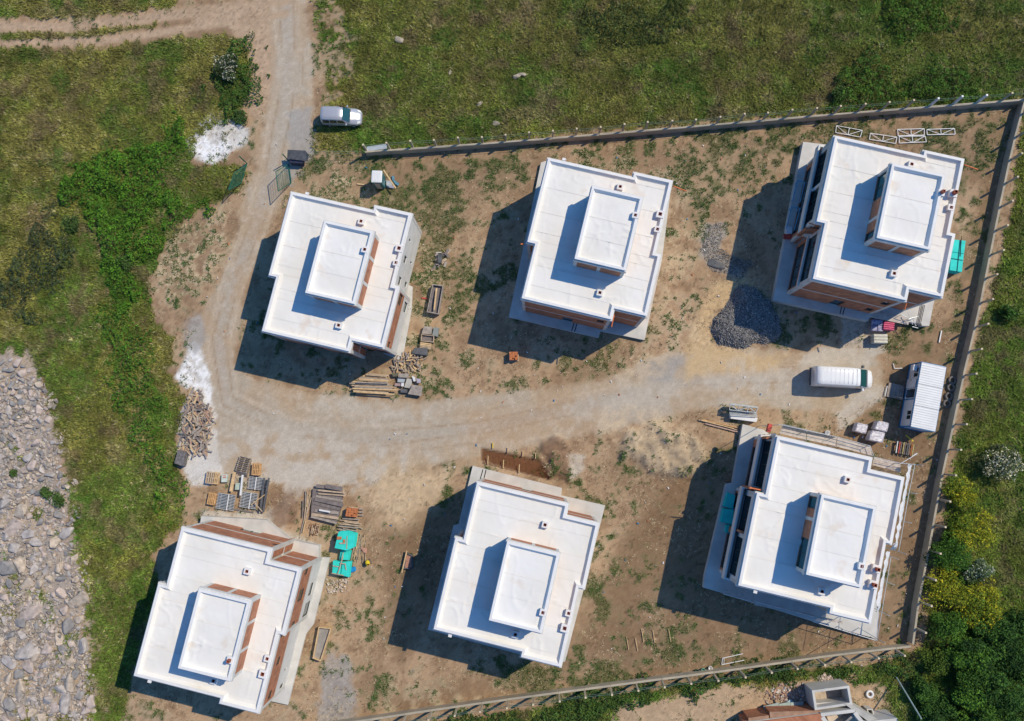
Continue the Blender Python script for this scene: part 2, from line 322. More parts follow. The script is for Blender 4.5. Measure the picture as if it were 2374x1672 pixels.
def gy_lo(py): return (py-1280)/260
def land(X, Y):
    """colour, vegetation cover and height of the land at points X, Y (numpy arrays)"""
    px, py = to_px(X, Y)
    n1 = fbm(X*.9, Y*.9, 1)-.5; n2 = fbm(X*.28, Y*.28, 2)-.5; n3 = fbm(X*2.6, Y*2.6, 3, 3)-.5; n4 = vn(X*5.3, Y*5.3, 4)-.5
    wob = n1*70+n2*40+n3*30
    def m(P, soft=8, w=1.0, off=0): return sst(sdf(px, py, P)+wob*w*.45+off, -soft, soft)
    def bl(c, k, col): return c*(1-k[..., None])+np.array(col)*k[..., None]
    c = np.ones(X.shape+(3,))*np.array((.405, .280, .176))
    c = c*(1+n2[..., None]*.35)
    c = bl(c, np.clip(sst(n1+n2*.6, .02, .2), 0, 1)*.75, (.50, .385, .265)); c = bl(c, sst(-n1-n2*.8+n3*.3, .02, .2)*.6, (.215, .138, .082))
    for P in BROWN: c = bl(c, m(P, 26, 1.5)*np.clip(.74+1.3*n1+.9*n3, 0, 1), (.185, .118, .068))
    rd = m(ROAD, 9, .5)
    c = bl(c, rd, (.43, .34, .245))
    dc = ldist(px, py, ROADC)
    rut = np.exp(-((dc-17)/9)**2)*rd; c = bl(c, rut*(.35+n1*.5), (.46, .38, .29))
    c = bl(c, rd*np.exp(-(dc/16)**2)*(.6+n3), (.40, .36, .315))
    c = bl(c, rd*sst(n2+.35*n1, .02, .16)*.6, (.42, .37, .30))
    for off_, k_ in ((12, .5), (24, .45), (34, .3), (48, .25)):
        rr = np.exp(-((dc-off_-6*vn(X*.15, Y*.15, 14))/2.2)**2)*rd*sst(vn(X*.22, Y*.22, int(off_)), .35, .6); c = bl(c, rr*min(1, k_*1.5), (.33, .245, .165) if off_ % 24 else (.52, .43, .33))
    c = bl(c, rd*sst(-n2, .03, .14)*.45, (.41, .29, .185)); c = bl(c, rd*sst(n3+n1*.5, .1, .25)*.3, (.50, .44, .37))
    for i_, P in enumerate(SAND): c = bl(c, m(P, 14 if i_ == 0 else 34, .8+i_*.5)*.85, ((.55, .40, .225), (.56, .43, .28))[i_])
    tr = np.maximum(np.exp(-(ldist(px, py, TRACK[0])/12)**4), np.exp(-(ldist(px, py, TRACK[1])/9)**4)); tr = np.maximum(tr, m(TRACKA, 10, .6))
    veg = np.zeros(X.shape)
    for P in VEG: veg = np.maximum(veg, m(P, 7, 1.0))
    veg = veg*(1-m(NODIRT, 8, 1.2))*(1-m(BEACH, 20, 2.6)); veg = veg*(1-tr)
    # verge beside the lane is thin
    verge = m([(700,-100),(760,-50),(790,120),(780,215),(722,240),(712,60)], 18, 1.4); veg = veg*(1-verge*sst(n1+n3*.6, -.12, .12)*.9)
    # weeds inside the site
    inside = (1-rd)*(1-veg)*(1-m(BEACH, 6))
    spots = [(980,430,90),(1150,380,60),(900,620,50),(960,880,40),(760,440,60),(850,455,55),(900,480,50),(1100,400,45),(1430,350,75),(1340,360,50),(1690,380,60),(1620,310,90),(1760,300,60),(1930,290,60),(2110,330,70),(700,370,55),(940,640,65),(1010,660,55),(1000,600,40),(960,780,45),(400,560,60),(430,500,60),(405,640,45),(450,540,40),(1000,1040,24),(1400,1080,45),(1330,1150,40),(1290,1300,50),(1350,1370,40),(1500,1460,60),(1320,1530,70),(850,1540,50),(1700,830,28),(1740,760,25),(990,490,60),(1470,510,45),(1530,390,60),(1560,480,40),(2060,700,40),(2010,770,30),(1840,720,30),(820,360,90),(1120,360,40),(1200,330,60),(760,960,20),(1350,820,60),(1290,830,40),(620,740,40),(1800,1480,50),(1220,1560,80),(900,560,30),(1020,700,40),(470,1180,20),(2210,300,60)]
    sp = np.zeros(X.shape)
    for sx, sy, r in spots: sp = np.maximum(sp, np.exp(-(((px/ZS-sx)**2+(py/ZS-sy)**2)/r**2)))
    wf = n1*1.25+n3*.65+n2*.5+sp*.38-.06; weed = inside*np.clip(sst(wf, .10, .34), 0, 1); litter_ = inside*sst(wf, -.06, .2)
    noweed = m(CPATCH[0], 3, 0)
    for P in SAND+[TRACKA]: noweed = np.maximum(noweed, m(P, 6, .5))
    weed = weed*(1-noweed)
    c = bl(c, litter_*.5*(1-noweed), (.25, .195, .115)); c = bl(c, weed*.7, (.13, .125, .055))
    olive = np.array((.13, .125, .042))*(1+n2[..., None]*.9+n1[..., None]*.5)
    right = sst(px, 600, 800)[..., None]
    olive = olive*(1-.12*right)
    dry = sst(n2*.8+n1*.7, .08, .26); olive = bl(olive, dry*.6, (.21, .17, .085))
    c = c*(1-veg[..., None])+olive*veg[..., None]
    c = bl(c, tr, (.44, .32, .22)); c = bl(c, tr*sst(n1, 0, .15)*.5, (.36, .25, .165))
    be = m(BEACH, 20, 2.6); c = bl(c, be, (.355, .305, .265)); c = bl(c, be*sst(gy_lo(py), 0, 1)*sst(n1+n2, -.1, .15)*.7, (.37, .27, .18)); c = bl(c, be*sst(n2+n1, .05, .25)*.8, (.43, .34, .25)); c = bl(c, be*sst(-n1-n2*.5, .1, .25)*.5, (.30, .29, .29))
    for i, P in enumerate(SPILL): c = bl(c, m(P, 5, .6)*.95, (.62, .60, .565))
    c = bl(c, m([(430,322),(455,310),(490,325),(515,318),(512,338),(470,368),(445,352)], 4, .8), (.80, .80, .80))
    c = bl(c, m(SPILL[1], 5, .8, -5)*sst(n1+n3, -.1, .1), (.78, .78, .78))
    for P in CPATCH: c = bl(c, m(P, 5, .5)*(.75+n1*.8), (.50, .455, .39))
    for P, k_ in (([(480,1000),(640,960),(860,1010),(980,1035),(830,1090),(700,1110),(500,1075)], .75), ([(1560,860),(1700,790),(1790,790),(1840,860),(1640,900)], .6), ([(700,900),(800,905),(960,930),(820,935)], .6), ([(1240,905),(1500,860),(1540,900),(1300,950)], .5)):
        c = bl(c, m(P, 30, 1.6)*sst(n2+n1, -.12, .16)*k_, (.50, .455, .395))
    for P in BROWN[:2]: c = bl(c, m(P, 7, .7)*.85, (.225, .145, .095))
    for P in GREYG: c = bl(c, m(P, 9, 1.1)*.8, (.33, .315, .30))
    c = bl(c, m(TRENCH, 3, .15), (.17, .085, .045))
    c = bl(c, m(MOUNDP, 12, .6)*.8, (.45, .36, .25))
    c = bl(c, m(NODIRT, 8, .8)*.8*(1-m([(1740,1500),(2010,1500),(2010,1700),(1740,1700)],12)*.4), (.47, .34, .22))
    for P, k_ in (([(760,420),(860,470),(960,560),(1000,680),(960,860),(900,840),(930,640),(860,520)], .6), ([(1180,330),(1240,345),(1500,380),(1560,480),(1540,600),(1490,720),(1480,600),(1500,430),(1300,370)], .6), ([(700,400),(800,385),(820,420),(740,440)], .8), ([(1320,830),(1500,760),(1540,680),(1560,760),(1440,840)], .6), ([(1350,930),(1450,940),(1560,960),(1500,985),(1380,990)], .7), ([(870,1520),(1000,1540),(1200,1560),(1150,1600),(860,1600)], .5), ([(340,560),(440,480),(520,470),(500,560),(430,660),(360,680)], .8)):
        c = bl(c, m(P, 30, 2.2)*sst(n1+n3*.7, -.12, .14)*k_*(1-veg), (.55, .43, .29))
    # little clods and pebbles
    soilf = ((1-veg)*(1-rd*.75))[..., None]; c = c*(1+n3[..., None]*(.18+.42*soilf)+n4[..., None]*(.10+.16*soilf))
    soil = (1-veg)*(1-rd*.7); c = c*(1-(soil*sst(n4+n3*.6, .26, .45))[..., None]*.45); c = c*(1+(soil*sst(-n4-n3*.5, .28, .45))[..., None]*.22)
    h = n1*.10*(1-rd*.8)+n3*.05*(1-rd*.7)+n4*.015+veg*n2*.3-.05
    md = m(MOUNDP, 20, .4); h = h+md*(.5+n1*1.2)
    h = h-m(TRENCH, 4, 0)*.3+m(BROWN[0], 10)*.25*(.6+n1)+m(BROWN[1], 8)*.4*(.6+n1*2)
    h = h+np.minimum(0, -.0)*X
    return np.clip(c, .02, .85), veg, weed, h, px, py, be, rd

def axis(lo, hi, st):
    a = np.arange(lo, hi+st/2, st); g = []; x = st; p = 0
    while p < 1800: x *= 1.5; p += x; g.append(p)
    g = np.array(g); return np.concatenate([(lo-g)[::-1], a, hi+g])
gx = axis(-64, 58, .2); gy = axis(-36, 56, .2)
GX, GY = np.meshgrid(gx, gy, indexing='ij')
gc, gveg, gweed, gh, gpx, gpy, gbe, grd = land(GX, GY)
far = (GX < -75) | (GX > 70) | (GY < -48) | (GY > 68)
gc[far] = (.10, .11, .04); gh[far] = -.1
V = np.stack([GX, GY, gh], -1).reshape(-1, 3); nx, ny = GX.shape
I = (np.arange(nx-1)[:, None]*ny+np.arange(ny-1)[None, :]).ravel()
Fq = np.stack([I, I+ny, I+ny+1, I+1], 1)
M_GROUND = mat('bare_earth', (1, 1, 1), .95, .17, 13.0, .45, 16.0, vcol=True, spec=.15, detail=10)
g = obj('ground', fast_mesh('ground', V, Fq, gc.reshape(-1, 3), M_GROUND, True)); tag(g, kind='structure')
def hgt(x, y):
    r = land(np.array([x]), np.array([y])); return float(r[3][0])

# ------------------------------------------------------------------ grass, weeds, thickets
def sample_pts(n, lo=(-62, -33), hi=(55, 52)):
    return rng.uniform(lo[0], hi[0], n), rng.uniform(lo[1], hi[1], n)
def blades(X, Y, H, S, C, nb=7, wid=.10, lean=(.5, 1.35)):
    n = len(X); X = np.repeat(X, nb); Y = np.repeat(Y, nb); H = np.repeat(H, nb); S = np.repeat(S, nb); C = np.repeat(C, nb, 0)
    th = rng.uniform(0, 2*PI, n*nb); tl = rng.uniform(*lean, n*nb); Ln = S*rng.uniform(.6, 1.3, n*nb)
    w = wid*rng.uniform(.6, 1.3, n*nb)*S/.35
    bx = X+np.cos(th)*S*.12; by = Y+np.sin(th)*S*.12
    qx, qy = -np.sin(th)*w/2, np.cos(th)*w/2
    A = np.stack([bx-qx, by-qy, H], 1); B = np.stack([bx+qx, by+qy, H], 1)
    T = np.stack([bx+np.cos(th)*Ln*np.sin(tl), by+np.sin(th)*Ln*np.sin(tl), H+Ln*np.cos(tl)], 1)
    Vv = np.stack([A, B, T], 1).reshape(-1, 3); Ff = np.arange(len(Vv)).reshape(-1, 3)
    C = np.clip(C*(1+rng.uniform(-.25, .3, (len(C), 1))), .005, .9)
    return Vv, Ff, np.repeat(C, 3, 0)
def leaves(P, size, C, nrm=None):
    """P (n,3) leaf centres; random quads"""
    n = len(P); a = rng.normal(size=(n, 3)); a[:, 2] = np.abs(a[:, 2])+.7
    a /= np.linalg.norm(a, axis=1)[:, None]; t = np.cross(a, rng.normal(size=(n, 3))); t /= np.linalg.norm(t, axis=1)[:, None]; b = np.cross(a, t)
    s = (size*rng.uniform(.55, 1.35, n))[:, None]
    q = np.stack([P-t*s*.5, P+b*s*.32, P+t*s*.5, P-b*s*.32], 1).reshape(-1, 3)
    Fv = np.arange(4*n).reshape(-1, 4); C = np.clip(C*(1+rng.uniform(-.3, .35, (n, 1))), .004, .9)
    return q, Fv, np.repeat(C, 4, 0)

X, Y = sample_pts(330000)
c, veg, weed, h, px, py, be, rd = land(X, Y); veg = np.maximum(veg, be*sst(fbm(X*.5, Y*.5, 61)+gy_lo(py)*.03, .60, .70)*.8)
inframe = (px > -80) & (px < PW+80) & (py > -80) & (py < PH+80)
k = inframe & (rng.random(len(X)) < veg**1.5*.98)
X1, Y1, h1, px1, py1 = X[k], Y[k], h[k], px[k], py[k]
n2 = fbm(X1*.28, Y1*.28, 2)-.5; n1 = fbm(X1*.9, Y1*.9, 1)-.5; n5 = fbm(X1*.16, Y1*.16, 9)-.5
gcol = np.tile((.160, .178, .034), (len(X1), 1))
def blend(C, k, col): return C*(1-k[:, None])+np.array(col)*k[:, None]
gcol = blend(gcol, sst(n5, .0, .14)*.65, (.080, .155, .024))
gcol = blend(gcol, sst(-n5, .02, .14)*.6, (.225, .195, .055)); gcol = blend(gcol, sst(px1, 700, 1000)*sst(-py1, -430, -150)*.3, (.115, .135, .030))
gcol = blend(gcol, sst(n2+n1*.6, .10, .28)*.55, (.24, .19, .095))
gcol = blend(gcol, (rng.random(len(X1)) < .05)*.8, (.33, .29, .15))
gcol = blend(gcol, (rng.random(len(X1)) < .10)*.7, (.04, .075, .015))
rt = (px1 > 2100) & (py1 > 250); gcol = blend(gcol, rt*.5, (.115, .185, .022)); gcol = blend(gcol, sst(fbm(X1*.33, Y1*.33, 78), .56, .68)*.65, (.055, .130, .016)); gcol = blend(gcol, sst(fbm(X1*.4, Y1*.4, 79), .60, .72)*.6, (.165, .115, .070))
gcol = gcol*np.clip(.40+1.55*fbm(X1*.8, Y1*.8, 77, 4), .5, 1.7)[:, None]
S1 = .19+.26*rng.random(len(X1))*(1+.8*n2)
gv = blades(X1, Y1, h1-.02, S1, gcol, nb=6, wid=.11)
tag(obj('meadow_grass', fast_mesh('meadow_grass', *gv, M_LEAF)), 'olive green meadow grass with dry tips around the building site', 'grass', kind='stuff')

k = inframe & (rng.random(len(X)) < weed**1.3*.75)
X2, Y2, h2 = X[k], Y[k], h[k]
wc = np.tile((.075, .125, .035), (len(X2), 1)); nn = fbm(X2*.5, Y2*.5, 12)-.5
wc = blend(wc, sst(nn, 0, .2)*.7, (.16, .15, .06))
wv = blades(X2, Y2, h2-.02, .12+.22*rng.random(len(X2)), wc, nb=7, wid=.10)
tag(obj('site_weeds', fast_mesh('site_weeds', *wv, M_LEAF)), 'low green weeds in loose patches on the brown earth', 'weeds', kind='stuff')
# dry straw and stubble scattered in the site
Xs, Ys = sample_pts(110000); c, veg, weed, h, px, py, be, rd = land(Xs, Ys)
k = (veg < .3) & (rd < .3) & (be < .2) & (px > 300) & (px < PW) & (py > 200) & (py < PH+40) & (fbm(Xs*.4, Ys*.4, 21) > .47)
sc_ = np.where(rng.random((k.sum(), 1)) < .6, np.array([[.52, .42, .27]]), np.array([[.16, .105, .065]]))
sv = blades(Xs[k], Ys[k], h[k]-.01, .10+.16*rng.random(k.sum()), sc_, nb=5, wid=.07, lean=(1.1, 1.5))
tag(obj('dry_stubble', fast_mesh('dry_stubble', *sv, M_LEAF)), 'dry straw stubble and clods on the bare earth of the site', 'stubble', kind='stuff')

THICK = [([(190,370),(260,330),(340,318),(420,310),(425,370),(400,400),(425,440),(500,420),(520,440),(470,470),(390,500),(340,560),(310,600),(330,660),(320,720),(260,650),(205,560),(190,480),(170,420)], (.085, .205, .016), (.045, .115, .012), 1.0, 60),
 ([(545,115),(566,170),(555,235),(515,250),(470,230),(455,185),(490,165),(510,120)], (.065, .135, .022), (.035, .08, .015), 1.2, 55),
 ([(1890,150),(1950,120),(2010,180),(2130,140),(2200,235),(2100,245),(1960,250),(1880,225)], (.075, .160, .020), (.035, .08, .012), 1.0, 55),
 ([(1980,-80),(2120,-80),(2140,60),(2090,120),(2000,80)], (.08, .165, .018), (.04, .09, .012), 1.0, 50),
 ([(1240,30),(1330,-20),(1500,10),(1520,80),(1360,110),(1270,95)], (.075, .10, .025), (.03, .05, .015), .7, 45),
 ([(20,540),(110,480),(160,560),(150,640),(60,700),(-20,690)], (.06, .085, .035), (.035, .05, .025), .7, 40),
 ([(1430,1540),(1700,1500),(1960,1492),(2060,1470),(2080,1520),(1960,1520),(1820,1512),(1700,1530),(1500,1553)], (.055, .115, .022), (.03, .065, .015), .7, 60),
 ([(980,1617),(1200,1590),(1420,1548),(1400,1590),(1300,1660),(980,1680)], (.06, .12, .022), (.03, .065, .015), .6, 60),
 ([(250,660),(310,700),(345,760),(390,880),(395,980),(400,1160),(340,1160),(310,1000),(260,880),(230,760)], (.085, .19, .018), (.045, .11, .014), .7, 40)]
for ti, (P, c1, c2, hh, dens) in enumerate(THICK):
    pts = np.array([Z(*p) for p in P]); lo, hi = pts.min(0)-3, pts.max(0)+3; ar = (hi-lo).prod()
    n = int(ar*dens*2.2); x = rng.uniform(lo[0], hi[0], n); y = rng.uniform(lo[1], hi[1], n); qx, qy = to_px(x, y)
    d = sdf(qx, qy, P)+(fbm(x*.35, y*.35, 31)-.5)*170+(fbm(x*1.3, y*1.3, 32)-.5)*50; cl = fbm(x*.8, y*.8, 33, 3); cl2 = fbm(x*2.2, y*2.2, 35, 2)
    k = (d > 0) & (rng.random(n) < .35+cl2); x, y, d, cl, cl2 = x[k], y[k], d[k], cl[k], cl2[k]
    top = hh*np.clip(d/25, .25, 1)*(.2+1.6*np.clip(cl-.25, 0, 1)*1.2+.5*(cl2-.5)); top = np.maximum(top, .1)
    z = top*(1-rng.random(len(x))**2*.6)
    C = np.array(c2)+(np.array(c1)-np.array(c2))*np.clip((cl2-.3)*2.2, 0, 1)[:, None]; C = C*(.8+.5*cl[:, None])
    q = leaves(np.stack([x, y, z], 1), .20, C)
    names = ['bright green bramble thicket in the left meadow', 'dark bramble clump at the bend of the dirt lane', 'leafy thicket behind the north wall near its right end', 'leafy thicket at the upper right edge of the meadow', 'brownish weedy thicket in the upper meadow', 'grey green thicket at the left edge', 'green growth just outside the bottom wall on the right', 'green growth below the bottom wall in the middle', 'tall green weeds beside the scrap timber on the left']
    tag(obj('thicket', fast_mesh('thicket', *q, M_LEAF)), names[ti], 'thicket', kind='stuff')

def shrub(px, py, r, h, c1, c2, label, nleaf=2600, flower=None, ff=.3, name='shrub', leaf=.17, trunk=True):
    x0, y0 = Z(px, py, h*.5); o = empty(name, (x0, y0, 0), 0, label, 'bush')
    nc = 26; cc = rng.normal(size=(nc, 3)); cc /= np.linalg.norm(cc, axis=1)[:, None]; cc[:, 2] = np.abs(cc[:, 2])
    cc *= (np.array([r, r, h*.55])*rng.uniform(.35, .85, (nc, 1))); cc[:, 2] += h*.38
    cr = r*rng.uniform(.22, .42, nc); ci = rng.integers(0, nc, nleaf); d = rng.normal(size=(nleaf, 3)); d /= np.linalg.norm(d, axis=1)[:, None]
    P = cc[ci]+d*(cr[ci]*rng.uniform(.55, 1.05, nleaf)**.7)[:, None]; P[:, 2] = np.maximum(P[:, 2], .08)
    tone = rng.random(nc)[ci]; C = np.array(c2)+(np.array(c1)-np.array(c2))*tone[:, None]
    if flower is not None:
        fl = (rng.random(nleaf) < ff) & (d[:, 2] > -.1) & (tone > .25); C[fl] = flower
    obj('crown', fast_mesh('crown', *leaves(P, leaf, C), M_LEAF), o)
    if trunk:
        m = MB()
        for k in range(5):
            a = k*1.26; m.tube((.05*math.cos(a), .05*math.sin(a), 0), (cc[k][0]*.7, cc[k][1]*.7, max(.3, cc[k][2]*.8)), .045, 5)
        m.tube((0, 0, -.05), (0, 0, h*.4), .09, 6); m.build('trunk', M_BARK, o)
    return o
GR1, GR2 = (.085, .190, .020), (.030, .080, .012); YG1, YG2 = (.30, .29, .015), (.07, .14, .015); DK1, DK2 = (.065, .150, .022), (.020, .055, .012)
for a in [(2150,1105,1.9,2.6,YG1,YG2,'yellow flowering bush at the top of the row outside the right hand wall',2600,(.50,.42,.02),.12),
          (2175,1190,2.6,3.0,YG1,YG2,'wide yellow flowering bush second from the top of the row by the wall',4200,(.50,.42,.02),.14),
          (2128,1232,2.3,3.2,GR1,GR2,'plain green bush leaning to the right hand wall between yellow ones',4200,None,0),
          (2192,1282,1.5,2.2,(.10,.15,.08),(.05,.09,.03),'pale bush with white blossom among the yellow ones',2200,(.46,.48,.36),.3),
          (2118,1320,2.4,2.8,YG1,YG2,'yellow flowering bush touching the lower part of the right hand wall',3900,(.50,.42,.02),.14),
          (2200,1350,2.6,2.6,YG1,YG2,'lowest and widest yellow flowering bush of the row',4200,(.50,.42,.02),.16),
          (2128,1408,2.0,2.8,GR1,GR2,'green bush outside the bottom right corner of the wall',3000,None,0),
          (2100,1480,1.5,2.0,(.10,.15,.02),GR2,'small yellowish bush just outside the corner of the two walls',1800,None,0),
          (2243,1035,2.0,2.3,(.09,.12,.05),(.05,.07,.03),'round bush covered in white blossom on the right meadow',3600,(.60,.57,.40),.42),
          (2262,700,1.0,1.5,DK1,DK2,'small dark bush on the right meadow at the picture edge',1500,None,0),
          (515,150,1.7,1.8,(.07,.10,.04),(.04,.06,.02),'bush with white blossom beside the bend of the lane',3000,(.50,.48,.38),.33)]:
    shrub(*a)
for i, (x, y, r, h) in enumerate([(2170,1470,2.2,3.2),(2230,1440,2.5,3.5),(2285,1480,2.4,3.4),(2180,1545,2.5,3.4),(2245,1540,2.8,3.8),(2290,1600,2.8,3.6),(2200,1610,2.3,3.2),(2100,1590,1.8,2.4),(2070,1550,1.4,2.0),(2140,1650,2.2,3.0),(2310,1400,2.0,3.0)]):
    w = ['topmost left tree of the dark grove in the lower right corner','second tree along the top of the dark grove in the lower right','dark tree at the right edge below the yellow bushes','tree on the left flank of the dark grove','broad tree in the middle of the dark grove','broad dark tree in the very corner of the picture','tree at the bottom of the dark grove','low tree left of the grove near the thin pole','small bush between the wall corner and the thin pole','tree cut by the bottom edge below the thin pole','tree cut by the right edge above the grove'][i]
    shrub(x, y, r, h, DK1 if i % 3 else GR1, DK2, w, 4200, None, 0, 'tree', .19)
for x, y, r, h, w in [(1880,210,1.0,1.0,'at the left end of the thicket behind the north wall'),(540,262,.9,.8,'between the white spill and the dirt lane'),(280,590,1.2,1.0,'on the lower left slope below the bright thicket'),(160,500,1.1,.9,'greyish, at the left edge of the bright thicket'),(130,1120,.9,.6,'among the shore rocks at the left edge'),(30,1060,.5,.4,'tiny, between shore stones at the left edge'),(105,1105,.8,.5,'beside the largest one among the shore rocks')]:
    shrub(x, y, r, h, (.075, .14, .03), (.04, .075, .02), 'low green bush '+w, 900, None, 0, 'shrub', .16)

# ------------------------------------------------------------------ shore rocks
def rock_mesh(seed, flat=.6):
    r = random.Random(seed); bm = bmesh.new()
    for _ in range(r.randint(12, 20)):
        v = Vector((r.gauss(0, 1), r.gauss(0, 1), r.gauss(0, 1))).normalized()
        v = Vector((max(-.78, min(.78, v.x)), max(-.72, min(.72, v.y)), max(-.6, min(.62, v.z))))*(1+.15*r.random())
        bm.verts.new((v.x*.62, v.y*.55, v.z*flat))
    bmesh.ops.convex_hull(bm, input=bm.verts[:])
    for v in [v for v in bm.verts if not v.link_faces]: bm.verts.remove(v)
    bmesh.ops.bevel(bm, geom=bm.edges[:], offset=.045, segments=1, affect='EDGES', profile=.5)
    bmesh.ops.recalc_face_normals(bm, faces=bm.faces)
    me = bpy.data.meshes.new('boulder'); bm.to_mesh(me); bm.free(); me.materials.append(M_ROCK[seed % 4]); return me
ROCKS = [rock_mesh(s, .35+.25*((s*7) % 5)/5) for s in range(28)]
placed = []
big = [(225,600,2.4),(200,870,4.3),(520,800,3.8),(440,980,3.1),(180,1150,4.2),(185,1240,2.9),(445,1360,3.6),(490,1310,2.4),(390,1410,2.6),(600,1490,2.0),(110,1420,3.8),(40,590,3.0),(235,420,2.3),(80,330,3.2),(130,570,2.8),(60,1020,2.6),(430,1490,3.5),(560,1545,1.7),(610,1540,1.3),(260,290,1.6),(180,370,2.2),(300,1140,2.2),(230,1190,1.9),(120,1290,2.2),(90,460,2.4),(395,105,1.2),(515,940,1.8),(130,960,2.0),(330,1340,1.7),(250,1310,1.6),(170,700,2.6),(50,700,2.0),(300,1480,2.1),(350,1530,1.9),(40,1330,2.3),(60,1500,2.4),(200,1480,1.8),(140,1560,2.0),(450,1210,2.2),(410,1130,1.5),(25,380,1.9),(340,270,1.2)]
def zone(x, y):
    return ['topmost','upper','middle','lower','lowest'][min(4, max(0, int((y-820)/170)))]+(' left' if x < 75 else (' central' if x < 140 else ' right'))
BG = 'boulders strewn along the shore'
for i, (a, b, s) in enumerate(big):
    qx, qy = a*.3484, 1110+b*.3484; x, y = W(qx, qy, .3); s *= .62
    o = obj('boulder', ROCKS[i % 28], None, (x, y, .02), (rnd.uniform(-.15, .15), rnd.uniform(-.15, .15), rnd.uniform(0, 6.28))); o.scale = (s, s*rnd.uniform(.7, 1), s*.85)
    placed.append((x, y, s*.5)); tag(o, 'large %s %s boulder in the %s stretch of the rocky shore' % (('rounded','angular','flat')[i % 3], o.data.materials[0].name[5:], zone(qx, qy)), 'boulder', BG)
tries = 0
while len(placed) < 298 and tries < 60000:
    tries += 1; qx = rnd.uniform(-10, 215); qy = rnd.uniform(820, 1685)
    if float(sdf(np.array([qx]), np.array([qy]), BEACH)[0]) < 4: continue
    up = qy < 1130
    s = rnd.choice((.5, .6, .75, .9, 1.1)) if up else rnd.choice((.5, .7, .9, 1.2, 1.6))
    x, y = W(qx, qy, .1)
    if any((x-a)**2+(y-b)**2 < ((s*.36+c))**2 for a, b, c in placed): continue
    o = obj('boulder', ROCKS[rnd.randrange(28)], None, (x, y, rnd.uniform(-.03, .04)), (rnd.uniform(-.25, .25), rnd.uniform(-.25, .25), rnd.uniform(0, 6.28))); o.scale = (s, s*rnd.uniform(.65, 1), s*1.0)
    placed.append((x, y, s*.42)); tag(o, '%s %s stone in the %s stretch of the rocky shore' % ('small' if s < .7 else 'middling' if s < 1.15 else 'broad', o.data.materials[0].name[5:], zone(qx, qy)), 'boulder', BG)
def stones(n, inpoly, smin, smax, zfun, name, label, cat, matl, colf, seed=3, ns=8, dist=None):
    r = np.random.default_rng(seed); bases = []
    for s in range(ns):
        p = r.normal(size=(8, 3)); p /= np.linalg.norm(p, axis=1)[:, None]; bm = bmesh.new()
        for q in p: bm.verts.new(q)
        bmesh.ops.convex_hull(bm, input=bm.verts[:]); bm.verts.ensure_lookup_table(); bm.verts.index_update()
        bases.append((np.array([v.co[:] for v in bm.verts]), np.array([[v.index for v in f.verts] for f in bm.faces]))); bm.free()
    Vs = []; Fs = []; Cs = []; off = 0; pts = inpoly(n, r)
    for (x, y) in pts:
        b, f = bases[r.integers(ns)]; s = smin+(smax-smin)*r.random()**2; t = r.uniform(0, 6.28); R_ = np.array([[math.cos(t), -math.sin(t), 0], [math.sin(t), math.cos(t), 0], [0, 0, 1]])
        Vs.append((b*[s*.5, s*.4, s*.42])@R_.T+[x, y, zfun(x, y)+s*.05]); Fs.append(f+off); off += len(b); Cs.append(np.tile(colf(r), (len(b), 1)))
    return tag(obj(name, fast_mesh(name, np.concatenate(Vs), np.concatenate(Fs), np.concatenate(Cs), matl)), label, cat, kind='stuff')
def clump_pts(P, th):
    def f(n, r):
        pts = np.array([Z(*p) for p in P]); lo, hi = pts.min(0), pts.max(0); x = r.uniform(lo[0], hi[0], n*8); y = r.uniform(lo[1], hi[1], n*8)
        qx, qy = to_px(x, y); k = (sdf(qx, qy, P)+(fbm(x*.6, y*.6, 41)-.5)*150+r.normal(0, 9, len(x)) > 0) & (fbm(x*.35, y*.35, 43)+(fbm(x*1.1, y*1.1, 44)-.5)*.5+sst(qy, 1250, 1500)*.06 > th); return list(zip(x[k][:n], y[k][:n]))
    return f
def poly_pts(P, soft=0):
    def f(n, r):
        pts = np.array([Z(*p) for p in P]); lo, hi = pts.min(0), pts.max(0); x = r.uniform(lo[0], hi[0], n*3); y = r.uniform(lo[1], hi[1], n*3)
        qx, qy = to_px(x, y); k = sdf(qx, qy, P)+(fbm(x, y, 41)-.5)*soft > 0; return list(zip(x[k][:n], y[k][:n]))
    return f
M_PEB = mat('pebble_tint', (1, 1, 1), .95, .3, 6, vcol=True, spec=.2)
BV = [(-20,810),(60,812),(95,870),(120,960),(140,1050),(152,1180),(190,1300),(190,1500),(205,1640),(-20,1640)]
def rockcol(r):
    c = [(.42,.38,.35),(.34,.33,.33),(.46,.38,.31),(.52,.49,.46)][r.integers(4)]; return np.array(c)*r.uniform(.75, 1.2)
stones(2600, clump_pts(BV, .49), .3, .95, lambda x, y: -.04, 'rubble_stones', 'pale angular stones packed between the boulders of the shore', 'stones', M_PEB, lambda r: np.array([(.41,.36,.32),(.46,.385,.33),(.33,.30,.28),(.48,.41,.33)][r.integers(4)])*r.uniform(.6, 1.15), seed=5, ns=16)
stones(9500, poly_pts(BV, 90), .08, .42, lambda x, y: -.05, 'shingle', 'small grey and pinkish stones filling the shore between the boulders', 'stones', M_PEB, rockcol)
